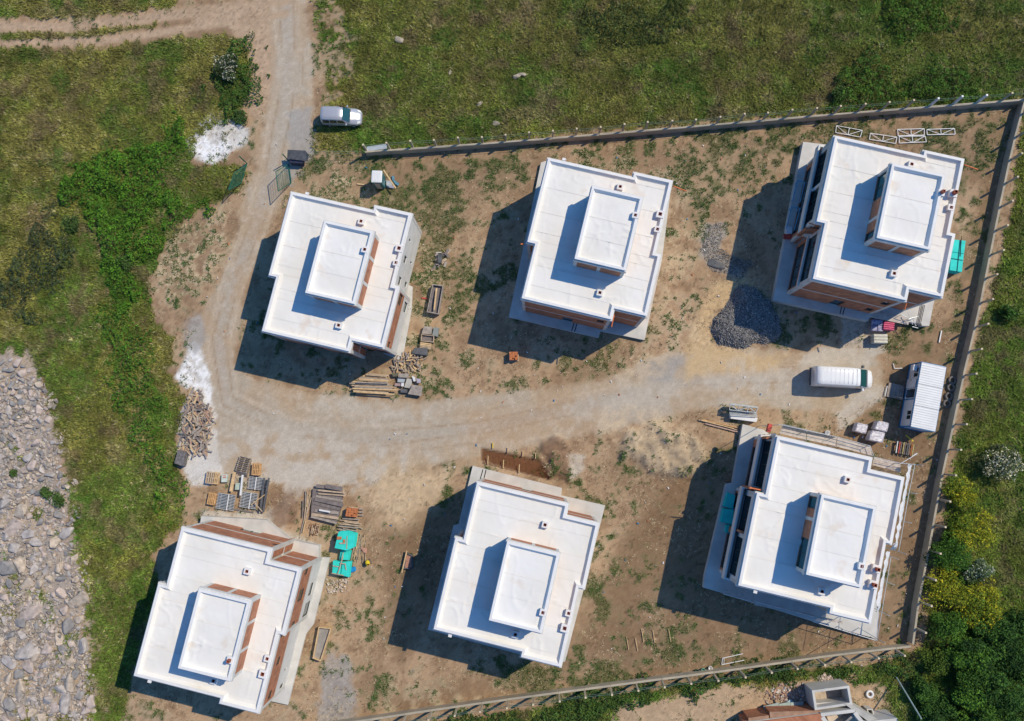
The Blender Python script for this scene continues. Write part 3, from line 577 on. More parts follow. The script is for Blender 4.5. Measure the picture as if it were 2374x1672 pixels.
# pale field stones in the meadow
for x, y, s, w in [(895,90,1.0,'upright pale rock in the grass, upper left of the meadow'),(1160,170,1.0,'left one of two pale rocks touching in the middle of the meadow'),(1172,168,.8,'right one of two pale rocks touching in the middle of the meadow'),(1010,163,.6,'small pale rock left of the touching pair in the meadow'),(1075,233,.7,'small pale rock in the grass above the north wall'),(1112,277,.9,'pale rock in the grass just above the north wall'),(150,345,.45,'tiny white stone in the open left meadow'),(2113,832,.9,'pale stone beside the top of the blue and white site cabin')]:
    a, b = Z(x, y); o = obj('field_stone', ROCKS[(int(x)*3) % 28], None, (a, b, .05), (0, 0, x)); o.scale = (s, s*.7, s*.6); tag(o, w, 'rock')
    o.data = o.data.copy(); o.data.materials[0] = mat('pale_stone', (.40, .34, .26), .95, .2, 3)

# ------------------------------------------------------------------ the six houses
HK = dict(b=8.32, c=.50, d=12.24, e=6.72, f=12.77, g=12.98, b2=9.67, i=14.07, j=.77, k=8.68, p0=4.76, q0=2.56, p1=9.74, q1=9.82)
TP = [(0,0),(HK['b'],0),(HK['b'],-HK['c']),(HK['d'],-HK['c']),(HK['d'],HK['e']),(HK['f'],HK['e']),(HK['f'],HK['g']),(HK['b2'],HK['g']),(HK['b2'],HK['i']),(HK['j'],HK['i']),(HK['j'],HK['k']),(0,HK['k'])]
# edges: 0 AB far side, 2 CD, 3 DE east, 5 FG east, 6 GH, 8 IJ, 9 JK west, 11 LA west
HOUSES = {1: (-24.07, 24.15, -.233, 7.21, -1), 2: (.954, 27.06, -.242, 7.79, -1), 3: (27.88, 28.56, -.242, 8.68, -1),
          4: (-37.16, -21.53, -.228, 7.92, 1), 5: (-9.76, -17.29, -.232, 7.49, 1), 6: (17.74, -13.08, -.230, 8.31, 1)}
CR = {1: crop(590,430,420/1617), 2: crop(1170,350,440/1617), 3: crop(1790,280,480/1617), 4: crop(280,1200,460/1617), 5: crop(980,1070,460/1488), 6: crop(1620,960,520/1557)}
def to_local(i, xy):
    x0, y0, th, Rz, s = HOUSES[i]; dx, dy = xy[0]-x0, xy[1]-y0; c, n = math.cos(-th), math.sin(-th)
    return (dx*c-dy*n, dx*n+dy*c)

def wall_on(parent, p, q, z0, z1, matl, ops=(), th=.28, gin=(.17, .17), frame=None, glass=None, winname='window'):
    """wall on the line p->q (outside on the right), ops = (s0, s1, zb, zt) openings with frame and pane"""
    p = Vector(p); q = Vector(q); d = (q-p); Ln = d.length; d.normalize(); nrm = Vector((d.y, -d.x))
    m = MB(); ops = sorted(ops); s = gin[0]; e = Ln-gin[1]
    def seg(a, b, za, zb):
        if b-a < .02 or zb-za < .02: return
        A = p+d*a; B = p+d*b; ia = -nrm*th
        m.prism([(A.x, A.y), (B.x, B.y), (B.x+ia.x, B.y+ia.y), (A.x+ia.x, A.y+ia.y)], za, zb)
    for (a, b, zb, zt) in ops:
        a = max(a, s); b = min(b, e); seg(s, a, z0, z1)
        if zb > z0+.03: seg(a, b, z0, zb)
        if zt < z1-.03: seg(a, b, zt, z1)
        s = b
    seg(s, e, z0, z1)
    w = m.build('wall', matl, parent)
    for (a, b, zb, zt) in ops:
        a = max(a, gin[0]); b = min(b, e); zb = max(zb, z0+.02); zt = min(zt, z1-.02)
        fm = MB(); t = .07; A = p+d*(a+.01)-nrm*.12; B = p+d*(b-.01)-nrm*.12
        nv = max(1, round((b-a)/1.2)); L2 = (b-a-.02)
        for zz in (zb+t/2+.01, zt-t/2-.01): fm.beam((A.x, A.y, zz), (B.x, B.y, zz), t, t)
        for kk in range(nv+1):
            P_ = A+d*(t/2+(L2-t)*kk/nv); fm.beam((P_.x, P_.y, zb+t+.01), (P_.x, P_.y, zt-t-.01), t, t)
        fo = fm.build(winname, frame or M_FRAME, parent)
        pm = MB(); A2 = p+d*(a+.05)-nrm*.14; B2 = p+d*(b-.05)-nrm*.14; pm.beam((A2.x, A2.y, (zb+zt)/2), (B2.x, B2.y, (zb+zt)/2), .02, zt-zb-.1)
        pm.build('pane', glass or M_DGLASS, fo)
    return w

M_SEAM = mat('membrane_seam', (.68, .67, .64), .8, .1)
def membrane(parent, P, z, holes, seed, step=1.95):
    """lapped sheets of white membrane, wrinkled, inside the outline P minus the hole box"""
    ys = [p[1] for p in P]; lo, hi = min(ys), max(ys); cuts = sorted(set([round(v, 3) for v in ys]+[round(v, 3) for v in (holes[1], holes[3])]) if holes else set(round(v, 3) for v in ys))
    y = lo; allc = [lo]
    for cv in cuts[1:]:
        while cv-allc[-1] > step*1.35: allc.append(allc[-1]+step)
        if cv-allc[-1] > .02: allc.append(cv)
    for bi in range(len(allc)-1):
        a, b = allc[bi], allc[bi+1]; ym = (a+b)/2; xs = []
        for i in range(len(P)):
            p, q = P[i], P[(i+1) % len(P)]
            if (p[1] > ym) != (q[1] > ym): xs.append(p[0]+(q[0]-p[0])*(ym-p[1])/(q[1]-p[1]))
        xs.sort(); spans = [(xs[0], xs[-1])]
        if holes and holes[1] < ym < holes[3]: spans = [(xs[0], holes[0]), (holes[2], xs[-1])]
        for (x0, x1) in spans:
            nx_ = max(3, int((x1-x0)/.13)); ny_ = max(3, int((b-a)/.13))
            gx_, gy_ = np.meshgrid(np.linspace(x0, x1, nx_), np.linspace(a, b+.05, ny_), indexing='ij')
            w = np.abs(fbm(gx_*.30+seed*3.1, gy_*.42+seed, 50+seed, 3)-.5); rid = np.exp(-(w/.010)**2)*.06*sst(vn(gx_*.35, gy_*.35, 60+seed), .35, .7)
            w2 = np.abs(vn(gx_*.55+seed, gy_*.22, 70+seed)-.5); rid += np.exp(-(w2/.014)**2)*.03
            zz = z+.022*(bi % 2)+rid+(fbm(gx_*1.4, gy_*1.4, 80+seed, 2)-.5)*.03+.018*(fbm(gx_*4, gy_*4, 82, 2)-.5)+np.linspace(0, .010, ny_)[None, :]
            Vv = np.stack([gx_, gy_, zz], -1).reshape(-1, 3); I = (np.arange(nx_-1)[:, None]*ny_+np.arange(ny_-1)[None, :]).ravel()
            Ff = np.stack([I, I+ny_, I+ny_+1, I+1], 1)
            so_ = obj('membrane_sheet', fast_mesh('membrane_sheet', Vv, Ff, None, M_MEM, True), parent)
            if bi < len(allc)-2:
                mm = MB(); zr = zz[:, -2]; xr = gx_[:, -2]
                for q_ in range(0, nx_-3, 3): mm.beam((xr[q_], b, zr[q_]+.014), (xr[q_+3], b+.012*math.sin(q_), zr[q_+3]+.014), .035, .010)
                mm.build('weld_seam', M_SEAM, so_)

def vent(parent, x, y, z, w, h, tall=False):
    m = MB(); t = w*.27
    m.ring([(x-w/2, y-w/2), (x+w/2, y-w/2), (x+w/2, y+w/2), (x-w/2, y+w/2)], [(x-w/2+t, y-w/2+t), (x+w/2-t, y-w/2+t), (x+w/2-t, y+w/2-t), (x-w/2+t, y+w/2-t)], z-.1, z-.1, z+h, z+h)
    o = m.build('vent_stack', M_PAR, parent)
    f = MB(); u = w/2-t-.004; k = .03 if not tall else .05; hh = h+.03 if not tall else h+.45
    f.ring([(x-u, y-u), (x+u, y-u), (x+u, y+u), (x-u, y+u)], [(x-u+k, y-u+k), (x+u-k, y-u+k), (x+u-k, y+u-k), (x-u+k, y+u-k)], z-.1, z-.1, z+hh, z+hh)
    f.build('flue', M_FLUE, o)
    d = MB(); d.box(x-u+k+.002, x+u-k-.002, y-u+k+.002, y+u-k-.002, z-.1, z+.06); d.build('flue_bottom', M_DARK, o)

def build_house(i, label, plinth, slab=None, slabz=.3, wallspec=None, phspec=None, vents=(), fas=M_FAS, seed=0):
    x0, y0, th, Rz, s = HOUSES[i]
    o = empty('house', (x0, y0, 0), th, label, 'house', 'villas under construction')
    def T(u, v): return (u, s*v)
    P = ccw([T(*p) for p in TP])
    # map template edges to wall segments running counter-clockwise
    def edge(k):
        a, b = T(*TP[k]), T(*TP[(k+1) % 12]); return (b, a) if s < 0 else (a, b)
    zs0 = plinth; z1 = plinth+(Rz-.62-plinth)/2
    MB().prism(inset(P, .20), -.3, plinth).build('foundation', M_CONC, o)
    MB().prism(inset(P, .085), z1-.26, z1).build('floor_slab', M_CONCL, o)
    MB().prism(inset(P, .22), Rz-.75, Rz-.43).build('roof_slab', M_CONCL, o)
    PI_ = inset(P, .10); n = 12
    # wall line helper on inset polygon
    def iedge(k):
        a, b = edge(k)
        # find index in P
        ia = min(range(n), key=lambda t: (P[t][0]-a[0])**2+(P[t][1]-a[1])**2); ib = min(range(n), key=lambda t: (P[t][0]-b[0])**2+(P[t][1]-b[1])**2)
        if (ia+1) % n != ib: ia, ib = ib, ia
        return PI_[ia], PI_[ib]
    for k in range(n):
        a, b = iedge(k)
        for st, (za, zb) in enumerate(((plinth+.002, z1-.262), (z1+.002, Rz-.752))):
            sp = (wallspec or {}).get((k, st), (M_BRICK, ()))
            L_ = math.hypot(b[0]-a[0], b[1]-a[1])
            # openings are given from the template's first corner
            ops = []
            for (f0, f1, zb_, zt_) in sp[1]:
                A_, B_ = (f0, f1) if s > 0 else (1-f1, 1-f0)
                ops.append((A_*L_, B_*L_, za+zb_, za+zt_))
            wall_on(o, a, b, za, zb, sp[0], ops)
    m = MB(); C = inset(P, .235)
    for (x, y) in C:
        m.box(x-.155, x+.155, y-.155, y+.155, plinth+.001, z1-.261); m.box(x-.155, x+.155, y-.155, y+.155, z1+.001, Rz-.751)
    for k in range(n): pass
    colm = M_CONCL
    mm = m; vs_, fs_ = mm.v, mm.f
    for c_ in range(len(vs_)//8):
        q = MB(); q.v = vs_[c_*8:c_*8+8]; q.f = [(3,2,1,0),(4,5,6,7),(0,1,5,4),(1,2,6,5),(2,3,7,6),(3,0,4,7)]; q.m = [0]*6; q.build('column', colm, o)
    MB().ring(P, inset(P, .17), Rz-.66, Rz-.66, Rz-.20, Rz-.20).build('fascia', fas, o)
    MB().ring(inset(P, .12), inset(P, .36), Rz-.64, Rz-.64, Rz-.01, Rz).build('parapet', M_PAR, o)
    Rs = Rz-.39
    MB().ring(inset(P, .355), inset(P, .60), Rs-.05, Rs-.05, Rz-.07, Rs+.012).build('cant_strip', M_MEM, o)
    pu0, pv0, pu1, pv1 = HK['p0'], HK['q0'], HK['p1'], HK['q1']
    Q = ccw([T(pu0, pv0), T(pu1, pv0), T(pu1, pv1), T(pu0, pv1)])
    qx = [p[0] for p in Q]; qy = [p[1] for p in Q]; hole = (min(qx)+.3, min(qy)+.3, max(qx)-.3, max(qy)-.3)
    membrane(o, inset(P, .55), Rs, hole, seed+i)
    # penthouse
    Tz = Rz+2.58; QI = inset(Q, .10); ep = [(pu0, pv0), (pu1, pv0), (pu1, pv1), (pu0, pv1)]
    for k in range(4):
        a, b = T(*ep[k]), T(*ep[(k+1) % 4])
        if s < 0: a, b = b, a
        ia = min(range(4), key=lambda t: (Q[t][0]-a[0])**2+(Q[t][1]-a[1])**2); ib = (ia+1) % 4
        sp = (phspec or {}).get(k, (M_BRICK, ())); L_ = math.hypot(QI[ib][0]-QI[ia][0], QI[ib][1]-QI[ia][1]); ops = []
        for (f0, f1, zb_, zt_) in sp[1]:
            A_, B_ = (f0, f1) if s > 0 else (1-f1, 1-f0); ops.append((A_*L_, B_*L_, Rs+zb_, Rs+zt_))
        wall_on(o, QI[ia], QI[ib], Rs-.02, Tz-.66, sp[0], ops, glass=M_GLASS, gin=(.16, .16))
        fr = (.0, .33, .68) if k in (1, 3) else (.0, .5)
        A = Vector(QI[ia]); B = Vector(QI[ib]); d = (B-A).normalized(); nn = Vector((d.y, -d.x))
        for f_ in fr:
            if any(f0-.03 < (f_ if s > 0 else 1-f_) < f1+.03 for (f0, f1, _, _) in sp[1]) and f_ > 0: continue
            c_ = A+(B-A)*f_+(d*.15 if f_ == 0 else Vector((0, 0)))-nn*.135; MB().box(c_.x-.155, c_.x+.155, c_.y-.155, c_.y+.155, Rs-.015, Tz-.662).build('column', M_CONCL, o)
    MB().prism(inset(Q, .18), Tz-.7, Tz-.42).build('roof_slab', M_CONCL, o)
    MB().ring(Q, inset(Q, .17), Tz-.69, Tz-.69, Tz-.20, Tz-.20).build('fascia', fas, o)
    MB().ring(inset(Q, .11), inset(Q, .34), Tz-.67, Tz-.67, Tz-.01, Tz).build('parapet', M_PAR, o)
    MB().ring(inset(Q, .335), inset(Q, .52), Tz-.43, Tz-.43, Tz-.09, Tz-.37).build('cant_strip', M_MEM, o)
    membrane(o, inset(Q, .48), Tz-.38, None, seed+i+20)
    for (cx, cy, kind) in vents:
        zb = Tz-.38 if kind[0] == 'p' else Rs
        lx, ly = to_local(i, CR[i](cx, cy, zb+.35))
        big = 'b' in kind; vent(o, lx, ly, zb, .70 if big else .58, .42 if not big else .46, 't' in kind)
    if slab:
        for sp, z0_, z1_ in slab:
            MB().prism([to_local(i, p) for p in sp], z0_, z1_).build('terrace_slab', M_CONCL, o)
    # rain spout and small roof outlets
    return o

WN = (.9, 2.2); D = (.02, 2.3)
H1 = {(3,0): (M_PLAS, ((.50,.53,1.2,2.0),(.80,.87,.9,2.0))), (3,1): (M_PLAS, ((.28,.31,1.2,2.0),(.52,.62,.9,2.1),(.82,.93,.9,2.1))), (4,0): (M_PLAS, ()), (4,1): (M_PLAS, ()),
      (5,0): (M_PLAS, ((.10,.27,.6,2.3),)), (5,1): (M_BRICK, ((.06,.24,.6,2.3),(.86,.97,.9,2.1))), (2,0): (M_PLAS, ()), (2,1): (M_PLAS, ()),
      (8,0): (M_BRICK, ((.1,.3,.1,2.4),(.45,.7,.1,2.4))), (8,1): (M_BRICK, ((.1,.3,.1,2.4),(.45,.7,.1,2.4))), (6,0): (M_BRICK, ((.2,.7,.1,2.5),)), (6,1): (M_BRICK, ((.25,.6,.9,2.2),)),
      (11,0): (M_BRICK, ((.1,.45,.1,2.4),(.55,.9,.1,2.4))), (11,1): (M_BRICK, ((.1,.45,.1,2.4),(.55,.9,.1,2.4))), (9,0): (M_BRICK, ((.15,.8,.1,2.4),)), (9,1): (M_BRICK, ((.15,.8,.1,2.4),)), (0,0): (M_PLAS, ((.5,.6,.9,2.1),)), (0,1): (M_PLAS, ((.5,.6,.9,2.1),))}
H2 = {(3,0): (M_PLAS, ((.5,.6,.9,2.1),)), (3,1): (M_PLAS, ((.5,.6,.9,2.1),)), (8,0): (M_BRICK, ((.40,.52,0,2.2),)), (8,1): (M_BRICK, ((.06,.14,.9,2.1),)), (11,0): (M_BRICK, ((.1,.9,.05,2.5),)), (11,1): (M_PLAS, ((.1,.9,.05,2.5),)), (9,0): (M_BRICK, ((.15,.9,.1,2.5),)), (9,1): (M_BRICK, ((.15,.9,.1,2.5),))}
H3 = {(8,0): (M_BRICK, ((.40,.52,0,2.2),(.06,.14,.9,2.1))), (8,1): (M_BRICK, ((.05,.13,.9,2.1),)), (11,0): (M_BRICK, ((.08,.9,.05,2.6),)), (11,1): (M_PLAS, ((.08,.48,.05,2.6),(.52,.93,.05,2.6))), (9,0): (M_BRICK, ((.08,.92,.05,2.6),)), (9,1): (M_PLAS, ((.08,.92,.05,2.6),)), (3,0): (M_PLAS, ()), (3,1): (M_PLAS, ())}
H4 = {(3,0): (M_PLAS, ((.05,.12,.9,2.1),(.3,.33,1.2,2.1),)), (3,1): (M_BRICK, ((.06,.18,.9,2.1),(.5,.62,.9,2.1))), (5,0): (M_PLAS, ((.40,.62,.9,2.2),(.05,.3,.3,2.3))), (5,1): (M_BRICK, ((.04,.12,.9,2.1),(.42,.62,.5,2.3),(.84,.96,.9,2.2))), (4,1): (M_BRICK, ()),
      (8,0): (M_BRICK, ((.38,.62,.3,2.0),)), (8,1): (M_BRICK, ((.03,.10,.6,1.8),)), (6,0): (M_BRICK, ()), (6,1): (M_BRICK, ()), (7,1): (M_BRICK, ())}
H5 = {(8,0): (M_BRICK, ((.4,.52,0,2.2),)), (8,1): (M_BRICK, ((.03,.09,.9,2.1),)), (3,0): (M_PLAS, ()), (3,1): (M_PLAS, ()), (5,0): (M_PLAS, ()), (5,1): (M_PLAS, ()), (11,0): (M_BRICK, ((.1,.9,.1,2.4),)), (11,1): (M_BRICK, ((.1,.9,.1,2.4),)), (9,0): (M_BRICK, ((.1,.9,.1,2.4),)), (9,1): (M_BRICK, ((.1,.9,.1,2.4),))}
H6 = {(11,0): (M_BRICK, ((.06,.46,.05,2.6),(.52,.94,.05,2.6))), (11,1): (M_PLAS, ((.06,.46,.05,2.6),(.52,.94,.05,2.6))), (9,0): (M_BRICK, ((.2,.95,.05,2.6),)), (9,1): (M_PLAS, ((.08,.92,.05,2.6),)), (3,0): (M_PLAS, ()), (3,1): (M_PLAS, ()), (5,0): (M_PLAS, ()), (5,1): (M_PLAS, ()), (8,0): (M_PLAS, ()), (8,1): (M_PLAS, ())}
SL = lambda i, P, z: [CR[i](x, y, z) for x, y in P]
Z1 = crop(0, 1110, .34843)
hs1 = build_house(1, 'leftmost white roofed villa of the upper row beside the dirt lane', .25,
  [(SL(1, [(1372,885),(1412,905),(1402,1110),(1330,1500),(1290,1560),(1150,1500),(1300,950)], .12), -.1, .12)], wallspec=H1,
  phspec={1: (M_BRICK, ()), 3: (M_BRICK, ((.30,.62,.05,2.1),)), 0: (M_BRICK, ())},
  vents=((952,320,'r'),(985,572,'p'),(1292,562,'rb'),(1265,690,'r'),(752,1248,'r')))
hs2 = build_house(2, 'white roofed villa in the middle of the upper row on a concrete terrace', .45,
  [(SL(2, [(310,98),(35,1415),(800,1592),(815,1535),(945,1560),(1192,1612),(1340,930),(1410,380),(1100,240),(370,80)], .42), -.2, .42)], wallspec=H2,
  phspec={3: (M_BRICK, ((.62,.97,.05,2.1),)), 0: (M_BRICK, ())}, vents=((985,305,'r'),(1115,548,'p'),(1325,540,'rb'),(1303,668,'r'),(812,1208,'r')), seed=2)
hs3 = build_house(3, 'tallest white roofed villa in the upper right with balconies on its left side', .9,
  [(SL(3, [(243,165),(8,1402),(750,1565),(765,1530),(1165,1585),(1172,1602),(1228,1602),(1262,1425),(1300,1300),(700,220)], .85), -.2, .85)], wallspec=H3,
  phspec={3: (M_BRICK, ((.05,.16,.05,2.1),(.60,.96,.05,2.1))), 0: (M_BRICK, ())}, vents=((1090,340,'r'),(1322,562,'pt'),(1415,568,'rbt'),(1398,678,'r'),(953,1193,'r')), seed=4)
hs4 = build_house(4, 'white roofed villa at the lower left nearest the rocky shore', .25,
  [([Z1(x, y, .3) for x, y in [(2195,525),(2085,970),(2035,1035),(2010,1130),(1915,1505),(1800,1480),(1700,1400),(1900,500),(2110,520)]], -.1, .3),
   (SL(4, [(655,-10),(1180,20),(1380,180),(1612,230),(1612,330),(1400,420),(500,150),(645,60)], .9), -.2, .9)], wallspec=H4,
  phspec={0: (M_BRICK, ()), 1: (M_BRICK, ())}, vents=((1030,438,'r'),(890,1162,'pt'),(1195,1150,'r'),(1158,1275,'rb'),(757,1330,'r')), seed=6)
hs5 = build_house(5, 'white roofed villa in the middle of the lower row on a pale terrace slab', .4,
  [(SL(5, [(375,33),(268,470),(230,480),(38,1262),(90,1275),(1000,1520),(1068,1500),(1368,330),(1038,255),(1045,200)], .38), -.2, .38)], wallspec=H5,
  phspec={3: (M_BRICK, ((.05,.4,.05,2.1),)), 0: (M_BRICK, ())}, vents=((918,475,'r'),(902,1133,'p'),(1095,1138,'r'),(1065,1250,'rb'),(695,1298,'r')), seed=8)
hs6 = build_house(6, 'white roofed villa at the lower right wrapped in scaffolding', .7,
  [(SL(6, [(305,70),(235,480),(192,485),(40,1130),(32,1205),(170,1245),(790,1440),(1230,1560),(1250,1380),(1100,600),(450,110)], .65), -.2, .65)], wallspec=H6,
  phspec={3: (M_BRICK, ((.05,.20,.05,2.1),(.58,.97,.05,2.1))), 0: (M_BRICK, ())}, vents=((1035,455,'r'),(1132,1057,'p'),(1232,1075,'rbt'),(1210,1183,'rbt'),(855,1232,'r')), seed=10)

# balconies of the two finer villas (children of their houses)
def balcony(h, i, pts, zf, top=1.0, brickend=None):
    """pts: outline in picture crop at parapet height; last edge is against the house"""
    L_ = [to_local(i, CR[i](x, y, zf+top)) for x, y in pts]
    MB().prism(L_, zf-.24, zf).build('balcony_slab', M_CONCL, h)
    for a in range(len(L_)-1):
        p, q = Vector(L_[a]), Vector(L_[a+1]); m = MB(); d = (q-p).normalized()*.09
        m.beam((p.x-d.x, p.y-d.y, zf+top/2), (q.x+d.x*(-1), q.y-d.y, zf+top/2), .18, top-.004*a); m.build('balcony_wall', M_PLAS, h)
z31 = .9+(8.68-.62-.9)/2; z61 = .7+(8.31-.62-.7)/2
balcony(hs3, 3, [(440,205),(372,195),(228,872),(365,888)], z31)
balcony(hs3, 3, [(290,890),(203,1285),(300,1300)], z31, .25)
balcony(hs6, 6, [(530,142),(438,150),(368,505),(460,520)], z61)
balcony(hs6, 6, [(395,520),(308,512),(180,1142),(270,1165)], z61)
def partbeam(h, i, name, a, b, za, zb, w, hh, m):
    A = to_local(i, CR[i](*a, za)); B = to_local(i, CR[i](*b, zb)); MB().beam((*A, za), (*B, zb), w, hh).build(name, m, h)
partbeam(hs3, 3, 'cross_beam', (308,548), (375,490), z31+1.0, z31+1.0, .2, .25, M_PLAS)
for (h, i, a, b) in ((hs3, 3, (212,880), (365,880)), (hs6, 6, (320,505), (460,525)), (hs6, 6, (262,805), (335,830)), (hs6, 6, (435,165), (520,175))):
    A = Vector(to_local(i, CR[i](*a, 5.2))); B = Vector(to_local(i, CR[i](*b, 5.2)))
    zc = z31 if i == 3 else z61; MB().beam((A.x, A.y, zc+1.3), (B.x, B.y, zc+1.3), .2, 2.6).build('cross_wall', M_BRICK, h)
# downpipes and rain spouts sticking out of the parapets
for (h, i, a, b, z) in ((hs2, 2, (1437,300), (1552,345), 7.2), (hs2, 2, (135,795), (165,793), 7.2), (hs2, 2, (938,1370), (910,1500), 7.0), (hs3, 3, (1500,345), (1608,382), 8.1), (hs3, 3, (1050,1425), (1035,1475), 7.6), (hs3, 3, (288,800), (372,825), 7.9), (hs6, 6, (352,512), (432,528), 7.9)):
    A = to_local(i, CR[i](*a, z)); B = to_local(i, CR[i](*b, z-.25)); MB().tube((*A, z), (*B, z-.25), .06, 8).build('drain_pipe', M_ORANGE, h)
for (h, i, a) in ((hs1, 1, (470,72)), (hs2, 2, (505,72)), (hs4, 4, (235,1335)), (hs5, 5, (205,1307)), (hs6, 6, (392,1235))):
    z = HOUSES[i][3]-.25; A = to_local(i, CR[i](*a, z)); MB().box(A[0]-.16, A[0]+.16, A[1]-.12, A[1]+.12, z-.12, z+.06).build('roof_outlet', M_PAR, h)
# step cuts in terrace slabs
for (h, i, a, b) in ((hs2, 2, (600,1440), (570,1535)), (hs2, 2, (625,1445), (595,1540)), (hs3, 3, (548,1432), (530,1510)), (hs3, 3, (572,1436), (552,1514)), (hs5, 5, (452,60), (432,130)), (hs5, 5, (475,62), (458,135))):
    z = {2: .42, 3: .85, 5: .38}[i]+.006; A = to_local(i, CR[i](*a, z)); B = to_local(i, CR[i](*b, z)); MB().beam((*A, z), (*B, z), .09, .012).build('slab_joint', M_DARK, h)
M_WOODGL = mat('pale_grey_plank', (.52, .46, .41), .9, .2, 3)

# ------------------------------------------------------------------ boundary wall with posts
def fence(pix, label, spacing, side, first=0.0, wh=.9, ph=2.1, whiteposts=(), name='boundary_wall', wire=True, hi=0):
    pts = [Vector((*W(x, y, wh), 0)) for x, y in pix]
    o = empty(name, (pts[0].x, pts[0].y, 0), 0, label, 'wall'); org = pts[0].copy(); pts = [p-org for p in pts]
    seg = [(pts[i+1]-pts[i]).length for i in range(len(pts)-1)]; tot = sum(seg)
    def at(t):
        t = max(0, min(tot-1e-4, t))
        for i, L_ in enumerate(seg):
            if t <= L_: return pts[i]+(pts[i+1]-pts[i])*(t/L_), (pts[i+1]-pts[i]).normalized()
            t -= L_
        return pts[-1], (pts[-1]-pts[-2]).normalized()
    t = first; ks = 0; tops = []
    if first > .1:
        A, d = at(0); B, _ = at(first); m = MB(); m.beam((A.x, A.y, wh/2-.1), (B.x, B.y, wh/2-.1), 0.20, wh+.2); m.build('wall_panel', M_WALL, o)
    while t < tot:
        A, d = at(t); B, _ = at(min(tot, t+spacing)); dd = (B-A).normalized(); A2 = A+dd*.006; B2 = B-dd*.006
        dz = rnd.uniform(-.03, .03); m = MB(); m.beam((A2.x, A2.y, wh/2-.1+dz/2), (B2.x, B2.y, wh/2-.1+dz/2), 0.20, wh+.2+dz); m.build('wall_panel', M_WALL, o)
        n_ = Vector((dd.y, -dd.x, 0))*side; C = A+n_*.24; tilt = n_*rnd.uniform(-.05, .09)+dd*rnd.uniform(-.05, .05); h = ph+rnd.uniform(-.12, .12)
        wp = ks in whiteposts
        m = MB(); m.beam((C.x, C.y, -.1), (C.x+tilt.x, C.y+tilt.y, h), .17 if not wp else .2, .17 if not wp else .2)
        m.build('post', M_WHITEP if wp else M_WALL, o); m = MB(); m.box(C.x+tilt.x-.09, C.x+tilt.x+.09, C.y+tilt.y-.09, C.y+tilt.y+.09, h, h+.02); m.build('post_cap', M_WHITEP if wp else M_CAP, o)
        tops.append(Vector((C.x+tilt.x, C.y+tilt.y, h-.1))); t += spacing; ks += 1
    if wire:
        m = MB()
        for a, b in zip(tops[:-1], tops[1:]):
            mid = (a+b)/2-Vector((0, 0, rnd.uniform(.05, .22)))
            m.tube(a, mid, .016, 4); m.tube(mid, b, .016, 4)
            a2 = a-Vector((0, 0, .55)); b2 = b-Vector((0, 0, .55)); m.tube(a2, b2, .014, 4)
        m.build('wire', M_WIRE, o)
    return o
M_WALL = mat('wall_concrete', (.47, .41, .31), .95, .22, .8, .3, 15, col2=(.33, .30, .24))
M_CAP = mat('post_top', (.62, .52, .36), .9, .1); M_WIRE = mat('green_wire', (.16, .24, .18), .6, .1)
fence([(846,352),(1128,333),(1580,296),(1922,266),(2374,231),(2420,227)], 'long concrete wall with posts along the top of the site below the meadow', 2.46, -1, 0.15, 1.05, 2.5, whiteposts=(24, 25, 26))
fence([(2376,236),(2349,334),(2313,505),(2271,717),(2236,863),(2205,1013),(2184,1107),(2152,1284),(2131,1389),(2117,1494)], 'long concrete wall with posts down the right side of the site', 2.55, -1, 1.2, 1.1, 2.9, wire=False)
fence([(2112,1499),(1922,1521),(1678,1556),(1494,1580),(1139,1627),(961,1653),(843,1671),(700,1690)], 'concrete wall with posts along the bottom of the site above the neighbouring plot', 2.55, -1, 1.4, .95, 2.7)
# old section at the wall's left end: dark open trough and wire running to the gate
m = MB(); A = W(850,352,1.0); B = W(896,346,1.0); m.beam((A[0], A[1]+.35, .9), (B[0], B[1]+.35, .9), .5, .06); m.build('sheet_metal', M_STEEL)
tag(bpy.context.scene.objects['sheet_metal'], 'long grey metal sheet lying on the left end of the north wall', 'sheet')
m = MB(); a = W(846,350,1.6); b = W(712,352,1.6); m.tube((*a, 1.6), (*b, 1.5), .02, 4); m.tube((*a, .9), (*b, .9), .015, 4); o = m.build('wire', M_WIRE); tag(o, 'two thin green wires from the wall end to the open gate', 'wire')

# ------------------------------------------------------------------ gate leaves and the dark metal awning beside them
def gate_leaf(pts_top, pts_bot, label, zt=2.0):
    A = W(*pts_bot[0], 0.1); B = W(*pts_bot[1], .1); A2 = W(*pts_top[0], zt); B2 = W(*pts_top[1], zt)
    o = empty('gate_leaf', (A[0], A[1], 0), 0, label, 'gate', 'open leaves of the green site gate'); ax, ay = A; r = lambda p: (p[0]-ax, p[1]-ay)
    A, B, A2, B2 = r(A), r(B), r(A2), r(B2); m = MB(); q = [(*A, .1), (*B, .1), (*B2, zt), (*A2, zt)]
    for i in range(4): m.tube(q[i], q[(i+1) % 4], .045, 6)
    m.build('frame', M_GREEN, o); m = MB()
    for k in range(1, 14):
        f = k/14; m.tube((A[0]+(B[0]-A[0])*f, A[1]+(B[1]-A[1])*f, .1), (A2[0]+(B2[0]-A2[0])*f, A2[1]+(B2[1]-A2[1])*f, zt), .012, 4)
    for k in range(1, 10):
        f = k/10; a = [q[0][j]+(q[3][j]-q[0][j])*f for j in range(3)]; b = [q[1][j]+(q[2][j]-q[1][j])*f for j in range(3)]; m.tube(a, b, .012, 4)
    m.build('mesh_infill', M_GREEN, o)
    return o
c4 = crop(520, 340, 220/2296); p4 = lambda x, y: (520+x*220/2296, 340+y*220/2296)
gate_leaf([p4(1245,600), p4(1310,1075)], [p4(1560,430), p4(1620,870)], 'right leaf of the green mesh gate, standing open beside the upper left villa')
